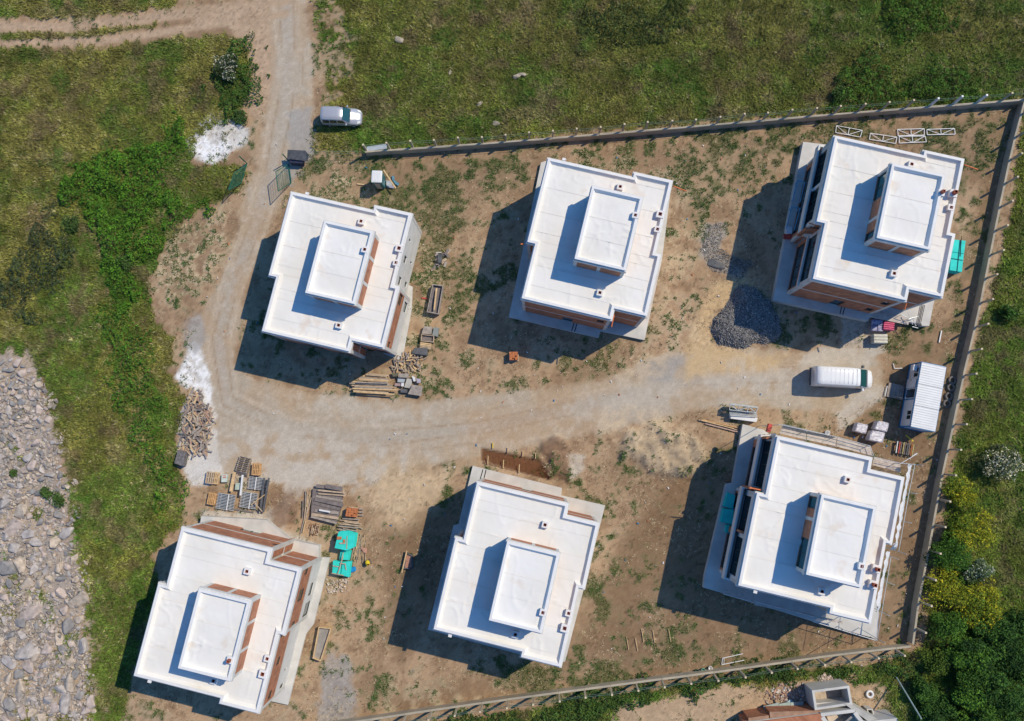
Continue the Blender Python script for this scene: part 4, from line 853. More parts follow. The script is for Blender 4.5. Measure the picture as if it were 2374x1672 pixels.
gate_leaf([p4(240,640), p4(100,1050)], [p4(545,430), p4(410,880)], 'left leaf of the green mesh gate, standing open against the bushes')
for (x, y, w) in ((1570,360,'right'), (550,410,'left')):
    a = c4(x, y, 0); b = (a[0], a[1]); m = MB(); m.tube((*b, 0), (*b, 2.2), .06, 8); tag(m.build('gate_post', M_GREEN), 'green steel post of the gate on the %s side of the lane' % w, 'post')
def at_rot(p, q): return math.atan2(q[1]-p[1], q[0]-p[0])
a = c4(1560,230,.9); b = c4(2000,320,.9)
o = empty('metal_cabin', ((a[0]+b[0])/2, (a[1]+b[1])/2-.1, 0), -.06, 'low dark metal shelter with a sloping roof beside the right gate leaf', 'shelter')
m = MB(); m.add([(-1.1,-.1,1.0),(1.1,-.25,1.0),(1.25,.35,1.35),(.9,.75,1.4),(-1.0,.75,1.4),(-1.1,-.1,1.05),(1.1,-.25,1.05),(1.25,.35,1.4),(.9,.75,1.45),(-1.0,.75,1.45)], [(4,3,2,1,0),(5,6,7,8,9),(0,1,6,5),(1,2,7,6),(2,3,8,7),(3,4,9,8),(4,0,5,9)]); m.build('roof', M_STEELD, o)
m = MB(); m.box(-.9, .5, -.45, .55, 0, .85); m.build('body', mat('navy_panel', (.03,.035,.07), .6), o, bevel=.03)
for x in (-.95, .95): m = MB(); m.tube((x, .6, 0), (x, .6, 1.4), .04); m.build('leg', M_STEELD, o)

# ------------------------------------------------------------------ vehicles
def loft(stations, name, m_, parent, smooth=True):
    """stations: (x, half width at sill, half width at roof, z bottom, z belt, z top)"""
    V_ = []; nring = 12; F_ = []
    for (x, wb, wt, z0, zb, zt) in stations:
        r = min(.12, (zt-z0)*.2); ring = [(wb*.93, z0), (wb, z0+.18), (wb, zb), (wt+.02, zt-r*1.3), (wt-.10, zt-.03), (wt*.45, zt)]
        ring = ring+[(-a, b) for a, b in ring[::-1]]; V_ += [(x, a, b) for a, b in ring]
    for i in range(len(stations)-1):
        for k in range(nring): a = i*nring+k; b = i*nring+(k+1) % nring; F_.append((a, b, b+nring, a+nring))
    F_.append(tuple(range(nring))[::-1]); F_.append(tuple(range((len(stations)-1)*nring, len(stations)*nring)))
    m = MB(); m.add(V_, F_); return m.build(name, m_, parent, smooth=smooth)
def wheel(parent, x, y, r, w=.2):
    m = MB(); s = 1 if y > 0 else -1
    m.lathe([(r*.58, -w/2), (r*.92, -w/2), (r, -w/2+.04), (r, w/2-.04), (r*.92, w/2), (r*.58, w/2)], n=20, axis='y')
    o = m.build('wheel', M_TYRE, parent, (x, y, r)); m = MB(); m.lathe([(0.01, s*w*.42), (r*.25, s*w*.42), (r*.56, s*w*.34), (r*.58, s*w*.2)], n=16, axis='y'); m.build('rim', M_STEEL, o)
def panel(parent, name, q, m_, off=.012):
    """thin panel from 4 corner points, a little proud"""
    q = [Vector(p) for p in q]; n = (q[1]-q[0]).cross(q[3]-q[0]).normalized()*off; m = MB(); m.add([p for p in q]+[p+n for p in q], [(3,2,1,0),(4,5,6,7),(0,1,5,4),(1,2,6,5),(2,3,7,6),(3,0,4,7)]); return m.build(name, m_, parent)
# large white van (nose to the right)
a = W(1888,872,1.6); rz = math.radians(-3.3)
van = empty('van', (a[0], a[1]+.05, 0), rz, 'white high roofed van parked on the pale concrete between the two right hand villas', 'van')
loft([(0,.90,.80,.35,1.3,2.30),(.06,.97,.88,.3,1.3,2.42),(.5,1.0,.90,.28,1.3,2.48),(3.3,1.0,.90,.28,1.3,2.46),(4.1,1.0,.87,.28,1.28,2.36),(4.32,1.0,.86,.28,1.26,2.22),(5.22,.97,.82,.28,1.0,1.32),(5.75,.90,.70,.28,.85,1.08),(6.0,.74,.50,.3,.7,.88),(6.06,.6,.42,.35,.62,.78)], 'body', M_CARW, van)
panel(van, 'windscreen', [(4.34,-.82,2.22),(5.20,-.90,1.36),(5.20,.90,1.36),(4.34,.82,2.22)], M_GLASS, .03)
panel(van, 'cowl', [(5.20,-.88,1.35),(5.36,-.84,1.27),(5.36,.84,1.27),(5.20,.88,1.35)], M_STEELD, .03)
for k in range(8):
    x = .55+k*.42; m = MB(); m.box(x, x+.05, -.72, .72, 2.462, 2.482); m.build('roof_rib', M_CARW, van)
m = MB(); m.box(3.92, 3.95, -.78, .78, 2.38, 2.41); m.build('roof_seam', M_FRAMEW, van)
for s in (1, -1):
    panel(van, 'side_window', [(3.5,s*.955,1.5),(4.7,s*.955,1.45),(4.45,s*.90,2.0),(3.5,s*.915,2.0)][::-s], M_DGLASS, .02)
    wheel(van, 1.15, s*.92, .36); wheel(van, 4.85, s*.92, .36)
    m = MB(); m.box(-.11, .11, -.14, .14, 0, .34); mo = m.build('wing_mirror', M_STEELD if s > 0 else M_CARW, van, (4.85, s*1.16, 1.2), bevel=.04)
    panel(van, 'headlight', [(5.70,s*.62,.98),(5.92,s*.52,.9),(5.88,s*.76,.82),(5.66,s*.86,.88)][::s], mat('lamp_glass', (.75,.75,.72), .1), .03)
panel(van, 'rear_window', [(-.005,.6,1.45),(-.005,-.6,1.45),(.04,-.6,2.1),(.04,.6,2.1)][::-1], M_DGLASS, .02)
m = MB(); m.box(-.12, .02, -.9, .9, .4, .62); m.build('bumper', M_STEELD, van, bevel=.03)
# silver car (nose to the right)
a = W(744,266,.9); car = empty('car', (a[0]+.1, a[1]-.12, 0), math.radians(-2.2), 'silver people carrier parked at the edge of the meadow beside the dirt lane', 'car')
loft([(0,.74,.60,.4,1.1,1.55),(.08,.84,.68,.3,1.1,1.72),(.4,.87,.70,.28,1.1,1.80),(1.8,.88,.70,.28,1.08,1.80),(2.35,.88,.68,.28,1.06,1.72),(3.05,.88,.72,.28,.98,1.18),(3.7,.84,.66,.28,.88,1.03),(4.1,.72,.54,.28,.75,.88),(4.24,.52,.40,.32,.62,.74)], 'body', M_CARS, car)
panel(car, 'windscreen', [(2.40,-.62,1.70),(3.03,-.72,1.20),(3.03,.72,1.20),(2.40,.62,1.70)], M_GLASS, .03)
panel(car, 'cowl', [(3.0,-.72,1.20),(3.14,-.70,1.16),(3.14,.70,1.16),(3.0,.72,1.20)], M_STEELD, .03)
for s in (1, -1):
    for (x0, x1) in ((.28,.95),(1.05,1.75),(1.85,2.55)):
        panel(car, 'side_window', [(x0,s*.855,1.13),(x1+.1*(x1 > 2),s*.855,1.13),(x1-.15*(x1 > 2),s*.765,1.56),(x0,s*.765,1.56)][::-s], M_DGLASS, .02)
    m = MB(); m.tube((.3, s*.66, 1.83), (2.1, s*.66, 1.83), .02); m.build('roof_rail', M_STEEL, car)
    wheel(car, .75, s*.80, .31, .18); wheel(car, 3.35, s*.80, .31, .18)
    m = MB(); m.box(-.08, .08, -.12, .12, 0, .18); m.build('wing_mirror', M_CARS, car, (2.72, s*1.0, 1.05), bevel=.04)
    panel(car, 'headlight', [(3.80,s*.56,.97),(4.14,s*.44,.82),(4.06,s*.66,.76),(3.76,s*.78,.84)][::s], MAT['lamp_glass'], .03)
panel(car, 'rear_window', [(.03,.55,1.15),(.03,-.55,1.15),(.07,-.5,1.55),(.07,.5,1.55)][::-1], M_DGLASS, .02)

# ------------------------------------------------------------------ site cabin
c5 = crop(2040, 810, .15456)
TL, TR, BR, BL = (Vector(c5(x, y, 2.6)) for x, y in ((625,190),(1000,255),(840,1240),(455,1165)))
ce = (TL+TR+BR+BL)/4; rz = math.atan2(TL.y-BL.y, TL.x-BL.x)-PI/2
cab = empty('site_cabin', (ce.x, ce.y, 0), rz, 'blue and white site office cabin with a ribbed roof and its door open', 'cabin')
w2, l2 = 1.22, 3.27
m = MB(); m.box(-w2+.05, w2-.05, -l2+.05, l2-.05, .1, .2); m.build('floor', M_BLUE, cab)
for (n_, x0, x1, y0, y1) in (('east', w2-.1, w2-.05, -l2+.1, l2-.1), ('south', -w2+.1, w2-.1, -l2+.05, -l2+.1), ('north', -w2+.1, w2-.1, l2-.1, l2-.05)):
    m = MB(); m.box(x0, x1, y0, y1, .2, 2.4); m.build('wall_panel', mat('pale_blue_panel', (.50,.60,.68), .5, .06), cab)
m = MB()
for (y0, y1, z0, z1) in ((-l2+.1,-2.55,.2,2.4),(-2.55,-1.55,.2,1.2),(-2.55,-1.55,2.2,2.4),(-1.55,-.35,.2,2.4),(.65,1.75,.2,2.4),(1.75,2.75,.2,1.2),(1.75,2.75,2.2,2.4),(2.75,l2-.1,.2,2.4),(-.35,.65,2.2,2.4)): m.box(-w2+.05, -w2+.1, y0, y1, z0, z1)
m.build('wall_panel', M_WHITEP, cab)
for y0 in (-2.55, 1.75):
    m = MB(); m.ring([(0,0),(1,0),(1,1),(0,1)], [(.08,.08),(.92,.08),(.92,.92),(.08,.92)], -.03, -.03, .03, .03); m.box(.46,.54,.08,.92,-.03,.03)
    f = m.build('window', M_FRAMEW, cab, (-w2+.075, y0, 1.2), (0, 0, 0)); f.rotation_euler = (PI/2, 0, PI/2)
    m = MB(); m.box(.085,.455,.085,.915,-.01,.01); m.build('pane', M_DGLASS, f); m = MB(); m.box(.545,.915,.085,.915,-.01,.01); m.build('pane', M_DGLASS, f)
m = MB(); m.ring([(0,0),(1,0),(1,2),(0,2)], [(.06,.06),(.94,.06),(.94,1.94),(.06,1.94)], -.04, -.04, .04, .04); f = m.build('door_frame', M_FRAMEW, cab, (-w2+.07, -.35, .2)); f.rotation_euler = (PI/2, 0, PI/2)
m = MB(); m.box(-w2-.06, -w2-.01, .70, 1.62, .25, 2.2); dd = m.build('door', M_WHITEP, cab); m = MB(); m.box(-w2-.12, -w2-.06, 1.45, 1.55, 1.15, 1.2); m.build('handle', M_STEELD, dd)
m = MB(); m.box(-w2+.2, w2-.2, -l2+.3, l2-.3, .21, .25); m.build('inner_floor', M_CONCD, cab)
m = MB()
for y in (-l2+.05, l2-.05):
    for x in (-w2+.05, w2-.05): m.box(x-.06, x+.06, y-.06, y+.06, 0, 2.5)
for z in (.12, 2.47):
    m.box(-w2-.02, -w2+.1, -l2+.12, l2-.12, z-.07, z+.07); m.box(w2-.1, w2+.02, -l2+.12, l2-.12, z-.07, z+.07); m.box(-w2+.12, w2-.12, -l2-.02, -l2+.1, z-.07, z+.07); m.box(-w2+.12, w2-.12, l2-.1, l2+.02, z-.07, z+.07)
for y in (-.45, .75): m.box(-w2-.015, -w2+.045, y-.05, y+.05, .2, 2.4)
m.build('frame', M_BLUE, cab)
for k in range(3):
    y0 = -l2+.05+k*2.16; m = MB(); z = 2.55
    n_ = 9; dy = 2.12/n_
    for j in range(n_):
        ya = y0+j*dy; m.box(-w2+.03, w2-.03, ya, ya+dy*.80, z, z+.035); m.box(-w2+.032, w2-.032, ya+dy*.80+.001, ya+dy-.001, z, z+.07)
    m.build('roof_sheet', M_WHITEP, cab)
m = MB(); m.box(-w2-.45, -w2-.03, 2.35, 2.95, 1.5, 2.0); m.build('air_conditioner', M_WHITEP, cab, bevel=.03)
m = MB()
for k in range(8): m.box(-w2-1.75+k*.2, -w2-1.57+k*.2, -.5, .95, 0, .16)
o = m.build('timber_step', M_WOODG, None, (ce.x, ce.y, 0), (0, 0, rz)); tag(o, 'low timber platform in front of the cabin door', 'platform')

# ------------------------------------------------------------------ builders for site stuff
def tyre(x, y, label, rr=.42, tilt=0):
    m = MB(); m.lathe([(rr*.55,-.09),(rr*.85,-.11),(rr,-.06),(rr,.06),(rr*.85,.11),(rr*.55,.09),(rr*.55,-.09)], n=20)
    o = m.build('tyre', mat('dusty_tyre', (.15,.14,.135), .9, .25), None, (*c5(x, y, .12), .13), (tilt, 0, 0), smooth=True); tag(o, label, 'tyre', 'old tyres behind the cabin')
tyre(1085,465,'topmost of the four old tyres lying between cabin and wall'); tyre(1065,572,'second tyre from the top between cabin and wall'); tyre(1035,705,'third tyre, darkest, half in the wall shadow'); tyre(1005,815,'lowest of the four old tyres between cabin and wall')
def slab_box(name, P4, z0, z1, m_, label, cat, group=None, bevel=0):
    o = MB(); pts = ccw(P4); c = (sum(p[0] for p in pts)/len(pts), sum(p[1] for p in pts)/len(pts)); o.prism([(p[0]-c[0], p[1]-c[1]) for p in pts], 0, z1-z0)
    return tag(o.build(name, m_, None, (*c, z0), bevel=bevel), label, cat, group)
def plank(p, q, w, h, z, m_, label, cat='plank', group=None, name='plank', roll=0):
    c = ((p[0]+q[0])/2, (p[1]+q[1])/2); L_ = math.hypot(q[0]-p[0], q[1]-p[1]); r = math.atan2(q[1]-p[1], q[0]-p[0])
    o = MB(); o.box(-L_/2, L_/2, -w/2, w/2, 0, h); return tag(o.build(name, m_, None, (*c, z), (roll, rnd.uniform(-.01, .01), r)), label, cat, group)
def pallet(c, rz, z, m_, label, group='wooden pallets in the yard', sx=1.2, sy=.8, tilt=0, cat='pallet', nb=5):
    o = empty('pallet', (c[0], c[1], z), rz, label, cat, group); o.rotation_euler = (tilt, 0, rz)
    for k in range(nb):
        y = -sy/2+(sy-.11)*k/(nb-1); m = MB(); m.box(-sx/2, sx/2, y, y+.11, .122, .144); m.build('deck_board', m_, o)
    for x in (-sx/2, -.05, sx/2-.1): m = MB(); m.box(x, x+.1, -sy/2+.003, sy/2-.003, .02, .12); m.build('bearer', m_, o)
    return o
# --- pallets, frames and beams in the lower left yard
c6 = crop(400, 1040, .11324)
for k in range(9):
    f = k/8; x, y = 1500-f*110, 210+f*290
    p = c6(x, y, .2+.05*k); pallet(p, math.radians(-14)+PI*0, .06+.02*k, M_WOOD if k % 2 else M_WOODG, 'brown pallet in the row leaning on one another, number %s from the top' % ['one','two','three','four','five','six','seven','eight','nine'][k], 'leaning row of brown pallets', sx=1.2, sy=.8, tilt=math.radians(52), nb=6)
for k in range(4):
    pallet(c6(1725,425,.3), math.radians(86), .15*k, M_WOODO, 'orange wooden pallet, %s of the stack of four at the right of the row' % ['bottom','second','third','top'][k], 'stack of orange pallets')
for k in range(3): pallet(c6(770,600,.3), math.radians(82), .15*k, M_WOOD, '%s pallet of the left hand stack beside the white spill' % ['bottom','middle','top'][k], 'left stack of pallets', nb=4)
for k in range(2): pallet(c6(885,610,.25), math.radians(82), .15*k, M_WOODL, '%s yellow pallet right beside the left stack' % ['lower','upper'][k], 'yellow pallets', sx=1.2, sy=.6, nb=4)
for k in range(3): pallet(c6(810,1030,.3), math.radians(80), .15*k, M_WOODO, '%s reddish pallet left of the steel frames' % ['bottom','middle','top'][k], 'reddish pallets')
def frame_bundle(corner, label, ang=-7.5, n=11, w=1.9, h=1.5, z=.3):
    cx, cy = corner; o = empty('scaffold_bundle', (cx, cy, 0), math.radians(ang), label, 'scaffolding', 'bundles of scaffold tubes')
    for k in range(n):
        y = -h/2+h*k/(n-1); m = MB(); m.tube((-w/2, y, z+.25*(k % 2)*.15), (w/2, y-.02, z+.25*(k % 2)*.15), .042, 8); m.build('tube', M_STEEL, o)
    for x in (-w/2+.3, w/2-.5): m = MB(); m.box(x, x+.1, -h/2-.1, h/2+.1, z-.2, z-.05); m.build('bearer', M_WOODG, o)
    m = MB(); m.box(w/2-.75, w/2-.66, -h/2-.08, h/2+.05, z+.09, z+.12); m.build('strap', M_WHITEP, o)
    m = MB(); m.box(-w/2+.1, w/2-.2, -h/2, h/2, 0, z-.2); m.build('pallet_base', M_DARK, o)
frame_bundle(c6(1090,1090,.3), 'bundle of galvanised scaffold tubes at the lower left, beside the reddish pallets')
frame_bundle(c6(1560,1060,.3), 'bundle of galvanised scaffold tubes at the lower right with loose battens on top', w=1.75)
frame_bundle(c6(1700,710,.3), 'bundle of galvanised scaffold tubes just below the orange pallets', w=1.5, h=1.15, n=9, ang=-6)
for k, (a, b, m_, w) in enumerate([((1880,600),(1800,1290),M_STEELD,.22),((1975,600),(1860,1300),M_STEELD,.22)]):
    plank(c6(*a,.5), c6(*b,.5), w*.9, .06, .5, m_, '%s of two long dark steel planks right of the tube bundles' % ['left','right'][k], 'steel plank', 'dark steel planks')
plank(c6(1990,600,.4), c6(1880,1300,.4), .06, .1, .42, M_WOODL, 'pale batten along the right edge of the dark steel planks', 'batten')
plank(c6(1440,540,.6), c6(1395,960,.6), .17, .16, .55, M_WHITEP, 'white steel beam lying upright across the middle of the pallet yard', 'beam', name='steel_beam')
plank(c6(1270,480,.5), c6(1190,880,.5), .32, .05, .45, M_WOODL, 'wide fresh board left of the white steel beam', 'board')
plank(c6(1330,520,.5), c6(1270,700,.5), .12, .05, .50, M_WOOD, 'short narrow board beside the wide fresh board', 'board')
slab_box('crate', [c6(x, y, .4) for x, y in ((1290,705),(1390,705),(1375,845),(1275,845))], .0, .4, mat('pale_green_board',(.42,.50,.44),.8), 'small pale green panel box left of the white beam', 'box')
slab_box('crate', [c6(x, y, .4) for x, y in ((1000,530),(1120,530),(1110,690),(990,690))], .0, .35, mat('mint_board',(.50,.56,.50),.8), 'small grey green crate with red stripes on its lid', 'crate')
for k in range(2): plank(c6(1030, 560+k*35, .36), c6(1095, 560+k*35, .36), .07, .015, .352, M_RED, '%s red strip on the grey green crate' % ['upper','lower'][k], 'strip')
plank(c6(1870,950,.9), c6(1590,1160,.9), .07, .07, .62, M_WOODL, 'pale batten lying diagonally up to the right over the tubes', 'batten')
plank(c6(1650,1080,.8), c6(1830,1290,.8), .08, .07, .70, M_WOOD, 'brown batten running diagonally down to the right over the tubes', 'batten')
plank(c6(1140,1220,.1), c6(1660,1310,.1), .12, .08, .05, M_WOODD, 'dark beam on the ground below the lower tube bundles', 'beam')
for k in range(5): plank(c6(1320+k*75,1270,.1), c6(1380+k*75,1190,.1), .06, .05, .02, M_WOODG, 'short grey batten below the tube bundles, in a row of five', 'batten', 'row of five short battens')
# ibc like crate at scrap heap
slab_box('scrap_bin', [c6(x, y, .6) for x, y in ((130,30),(280,70),(230,360),(50,300))], 0, .8, mat('scrap_dark',(.16,.15,.15),.9,.5,8,.8,12), 'dark bin full of scrap at the lower end of the broken timber heap', 'bin')

# --- timber yard in front of the lower left villa
c7 = crop(670, 1100, .17934)
rows = [((350,150),(560,170),.34,M_WOODD,.55,'dark formwork panel, top left of the timber rows'),((470,150),(690,190),.42,M_WOODD,.7,'dark formwork panel with a frame, top right of the timber rows'),((370,205),(740,240),.15,M_WOOD,.6,'brown beam just under the dark panels'),((380,250),(730,275),.13,M_WOOD,.5,'thin brown beam second under the dark panels'),((350,280),(700,345),.22,M_WOODG,.35,'grey beam third under the dark panels'),
        ((330,320),(700,400),.34,M_WOODD,.5,'long dark shuttering board in the middle of the timber rows'),((310,365),(660,450),.30,M_WOODD,.4,'second long dark shuttering board in the middle'),((330,470),(640,500),.28,M_WOODG,.45,'grey board below the dark shuttering'),((390,460),(530,485),.16,M_WHITEP,.78,'short white board on top of the rows'),((290,515),(640,570),.26,M_WOOD,.5,'pale brown beam, second from the bottom of the rows'),((285,545),(620,630),.22,M_WOODG,.55,'grey beam, lowest of the timber rows')]
for a, b, w, m_, z, lb in rows: plank(c7(*a, z), c7(*b, z), w, .12, z-.1, m_, lb, 'board')
m = MB(); m.prism([c7(x, y, 0) for x, y in ((320,180),(700,220),(690,400),(630,610),(290,560))], 0, .33); tag(m.build('timber_stack', M_WOODD), 'dark packed timber under the rows of boards', 'timber', kind='stuff')
for k, (a, b, m_) in enumerate([((215,215),(205,560),M_WOODG),((240,220),(195,600),M_WOOD),((270,260),(215,590),M_WOOD),((250,280),(230,420),M_WOODL),((205,540),(150,760),M_WOODG),((215,600),(180,750),M_WOODL),((290,300),(240,500),M_WOOD),((185,330),(180,560),M_WOODD)]):
    plank(c7(*a, .2), c7(*b, .2), .09, .07, .1+.05*(k % 4), m_, 'loose upright batten left of the timber rows, %s' % ['furthest left at top','second from left','third from left','short yellow one','lowest left','lowest yellow','rightmost','dark one'][k], 'batten', 'loose battens left of the rows')
pallet(c7(335,715,.2), math.radians(78), 0, M_WOOD, 'pallet loaded with rusty clamps below the timber rows', None, sx=1.0, sy=.8)
for k in range(26):
    x, y = c7(rnd.uniform(270,385), rnd.uniform(640,790), .2); plank((x, y), (x+rnd.uniform(-.1,.1), y+rnd.uniform(.12,.3)), .04, .04, .15+rnd.random()*.1, mat('rust', (.20,.085,.03), .9, .4, 8), 'small rusty clamp on the pallet below the timber rows', 'clamp', 'rusty clamps on a pallet', name='clamp')
def block_pallet(c, rz, label, nx_=4, ny_=4, nz_=2, bs=(.25,.2,.22), gap=.012, miss=()):
    o = empty('brick_pallet', (*c, 0), rz, label, 'bricks')
    m = MB(); m.box(-.5, .5, -.5, .5, 0, .14); m.build('pallet', M_WOOD, o); b = MB(); b.box(-bs[0]/2, bs[0]/2, -bs[1]/2, bs[1]/2, 0, bs[2]); me = b.mesh('brick', M_FBRICK)
    for k in range(nz_):
        for i in range(nx_):
            for j in range(ny_):
                if (k == nz_-1) and ((i, j) in miss): continue
                obj('brick', me, o, ((i-(nx_-1)/2)*(bs[0]+gap)+rnd.uniform(-.01,.01), (j-(ny_-1)/2)*(bs[1]+gap), .142+k*(bs[2]+.003)), (0, 0, rnd.uniform(-.05, .05)))
M_FBRICK = mat('fired_block', (.47,.17,.07), .9, .25, 5)
block_pallet(c7(815,490,.4), -.12, 'pallet of orange blocks beside the timber rows, a corner of it used up', 4, 4, 3, miss=((3,0),(3,1),(2,0)))
block_pallet(W(1191,826,.4), 0.02, 'pallet of orange blocks alone on the bare ground below the upper middle villa', 3, 4, 3, (.27,.2,.22), miss=((2,1),(1,0)))
for k in range(3): plank(c7(910,450+k*40,.3), c7(965,445+k*40,.3), .12, .05, .25, M_WOODG, 'short grey board sticking out right of the block pallet', 'board', 'three short boards by the block pallet')
for k, (a, b) in enumerate([((650,590),(900,620)),((690,570),(910,585)),((660,640),(930,665)),((640,665),(900,690)),((690,625),(950,700)),((700,700),(880,735)),((720,610),(940,640)),((650,700),(840,760))]):
    plank(c7(*a,.3), c7(*b,.3), .11, .08, .15+.08*(k % 4), [M_WOOD, M_WOODG][k % 2], 'beam in the small pile between the block pallet and the turquoise boards', 'beam', 'beams above the turquoise boards')
def foam(P, n, label, t=.12, z0=0, wob=.03):
    P = ccw(P); c = (sum(p[0] for p in P)/len(P), sum(p[1] for p in P)/len(P)); o = empty('foam_stack', (*c, 0), 0, label, 'insulation')
    for k in range(n):
        dx, dy = rnd.uniform(-wob, wob), rnd.uniform(-wob, wob); m = MB(); m.prism([(p[0]-c[0]+dx, p[1]-c[1]+dy) for p in P], z0+k*(t+.006), z0+k*(t+.006)+t); m.build('foam_board', M_TEAL, o)
foam([c7(x, y, 1.3) for x, y in ((640,745),(760,740),(755,985),(592,950))], 10, 'left half of the tall turquoise foam board stack with red bricks on it')
foam([c7(x, y, 1.2) for x, y in ((765,745),(860,770),(835,945),(760,980))], 9, 'right half of the tall turquoise foam board stack')
foam([c7(x, y, .5) for x, y in ((670,985),(800,985),(775,1110),(655,1100))], 4, 'low turquoise foam stack between the tall stack and the lower one')
foam([c7(x, y, .8) for x, y in ((570,1120),(680,1140),(660,1310),(560,1290))], 6, 'lower left turquoise foam stack weighed down by battens')
foam([c7(x, y, .8) for x, y in ((690,1140),(800,1130),(775,1330),(670,1310))], 6, 'lower right turquoise foam stack weighed down by battens')
for k, (x, y, dx) in enumerate([(650,822,60),(715,860,25),(690,890,75)]):
    a = c7(x-dx/2, y, 1.3); b = c7(x+dx/2, y, 1.3); plank(a, b, [.28,.3,.12][k], .1, 1.27, M_FBRICK if k < 2 else M_WOOD, ['flat orange block on the tall turquoise stack','small orange block in the middle of the tall turquoise stack','short wooden board on the tall turquoise stack'][k], ['block','block','board'][k], name=['brick','brick','plank'][k])
for k, (a, b) in enumerate([((760,790),(755,960)),((700,1010),(650,1230)),((560,1185),(640,1200)),((545,1280),(700,1310)),((700,1060),(625,1290)),((720,1150),(735,1240)),((655,1150),(720,1160))]):
    plank(c7(*a,1.), c7(*b,1.), .08, .05, [1.25,.85,.8,.8,.9,.82,.88][k], M_WOOD, 'wooden batten weighing down the turquoise boards, %s' % ['on the tall stack','slanting at the middle','short at the left edge','along the bottom edge','steep at the lower left','short on the lower right stack','short across both lower stacks'][k], 'batten')
for k in range(34):
    x = rnd.uniform(845, 1000); y = rnd.uniform(760, 860); L_ = rnd.uniform(200, 300); plank(c7(x, y, .2), c7(x+rnd.uniform(-70, 15), y+L_, .2), rnd.uniform(.03,.06), .04, .03+rnd.random()*.2, rnd.choice([M_WOOD, M_WOODL, M_WOODG, M_WOOD]), 'thin batten in the loose bundle right of the turquoise boards', 'batten', 'loose battens right of the turquoise boards', 'batten')
for k in range(6): plank(c7(925+k*8,945+k*12,.25), c7(1010,960+k*10,.25), .08, .04, .26, mat('pinkish_wood', (.48,.26,.19), .9, .2), 'short reddish board across the loose battens', 'board', 'reddish boards on the battens')
m = MB()
o = empty('cement_mixer', (*c7(1015,1140,.4), 0), .5, 'small yellow cement mixer on the ground right of the battens', 'mixer'); o.scale = (.75,)*3
m.lathe([(.05,-.35),(.22,-.3),(.34,0),(.30,.2),(.18,.42)], n=16); m.build('drum', M_YEL, o, (0,0,.55), (.7,0,0), smooth=True)
m = MB(); m.tube((-.4,-.4,0),(0,0,.5),.03); m.tube((.4,-.4,0),(0,0,.5),.03); m.tube((-.4,.35,0),(0,0,.5),.03); m.tube((.4,.35,0),(0,0,.5),.03); m.build('stand', M_STEELD, o)
m = MB(); m.lathe([(.2,-.03),(.24,-.03),(.24,.03),(.2,.03),(.2,-.03)], n=14, axis='x'); m.build('hand_wheel', M_STEELD, o, (.45,0,.5))
slab_box('tarp_bag', [c7(x, y, .4) for x, y in ((775,1215),(850,1190),(865,1250),(770,1285))], 0, .35, mat('bright_blue_plastic', (.01,.24,.55), .5, .3, 6, .5), 'bright blue plastic bag beside the lower turquoise stack', 'bag', bevel=.08)
stones(170, lambda n, r: [c7(r.uniform(480,770), r.uniform(1355,1540)) for _ in range(n)], .08, .45, lambda x, y: 0, 'rubble', 'pale broken plaster rubble below the turquoise boards', 'rubble', M_PEB, lambda r: np.array((.60,.52,.44))*r.uniform(.7, 1.2), seed=9)

# --- trough boxes
def trough(P, h, m_, label, fill=None, t=.09):
    P = ccw(P); c = (sum(p[0] for p in P)/4, sum(p[1] for p in P)/4); Q = [(p[0]-c[0], p[1]-c[1]) for p in P]; o = empty('mortar_trough', (*c, 0), 0, label, 'trough')
    m = MB(); m.ring(Q, inset(Q, t), 0, 0, h, h); m.build('side_boards', m_, o); m = MB(); m.prism(inset(Q, t+.003), 0, h*.55); m.build('filling', fill or M_CONCD, o)
trough([Z1(x, y, .6) for x, y in ((2120,985),(2205,995),(2135,1215),(2080,1195))], .65, M_WOODL, 'wooden mortar trough with a dried grey filling, right of the lower left villa')
c8 = crop(950, 560, .17323)
trough([c8(x, y, .7) for x, y in ((305,570),(450,590),(385,975),(228,945))], .75, M_WOODG, 'large grey wooden trough with a plank in it, between the upper left and middle villas', M_WOODD)
plank(c8(360,625,.8), c8(328,915,.8), .16, .05, .76, M_WOODL, 'fresh yellow plank lying lengthwise on the grey trough', 'plank')
plank(c8(320,630,.8), c8(262,915,.8), .22, .04, .75, M_WOODD, 'dark board along the left side of the grey trough', 'board')
slab_box('crate', [c8(x, y, .5) for x, y in ((190,1130),(300,1145),(290,1245),(160,1235))], 0, .5, M_WOODG, 'upper grey wooden crate of the group below the grey trough', 'crate')
slab_box('crate', [c8(x, y, .5) for x, y in ((325,1145),(390,1160),(370,1275),(300,1250))], 0, .5, mat('slate_board', (.25,.28,.27), .8), 'slate coloured crate right of the grey wooden crate', 'crate')
trough([c8(x, y, .6) for x, y in ((155,1240),(325,1260),(315,1350),(145,1335))], .6, M_WOOD, 'open brown wooden box under the upper grey crate', M_WOODD, .06)
for k in range(4): plank(c8(140-k*3,1355+k*20,.55), c8(290-k*3,1375+k*20,.55), .13, .05, .5-.05*k, M_WOODL if k < 2 else M_WOOD, 'board below the open brown box, in a close row of four', 'board', 'four boards below the brown box')
slab_box('dark_container', [c8(x, y, .5) for x, y in ((60,1420),(240,1425),(230,1530),(20,1500))], 0, .5, M_STEELD, 'dark battered metal container below the wooden boxes', 'container', bevel=.05)
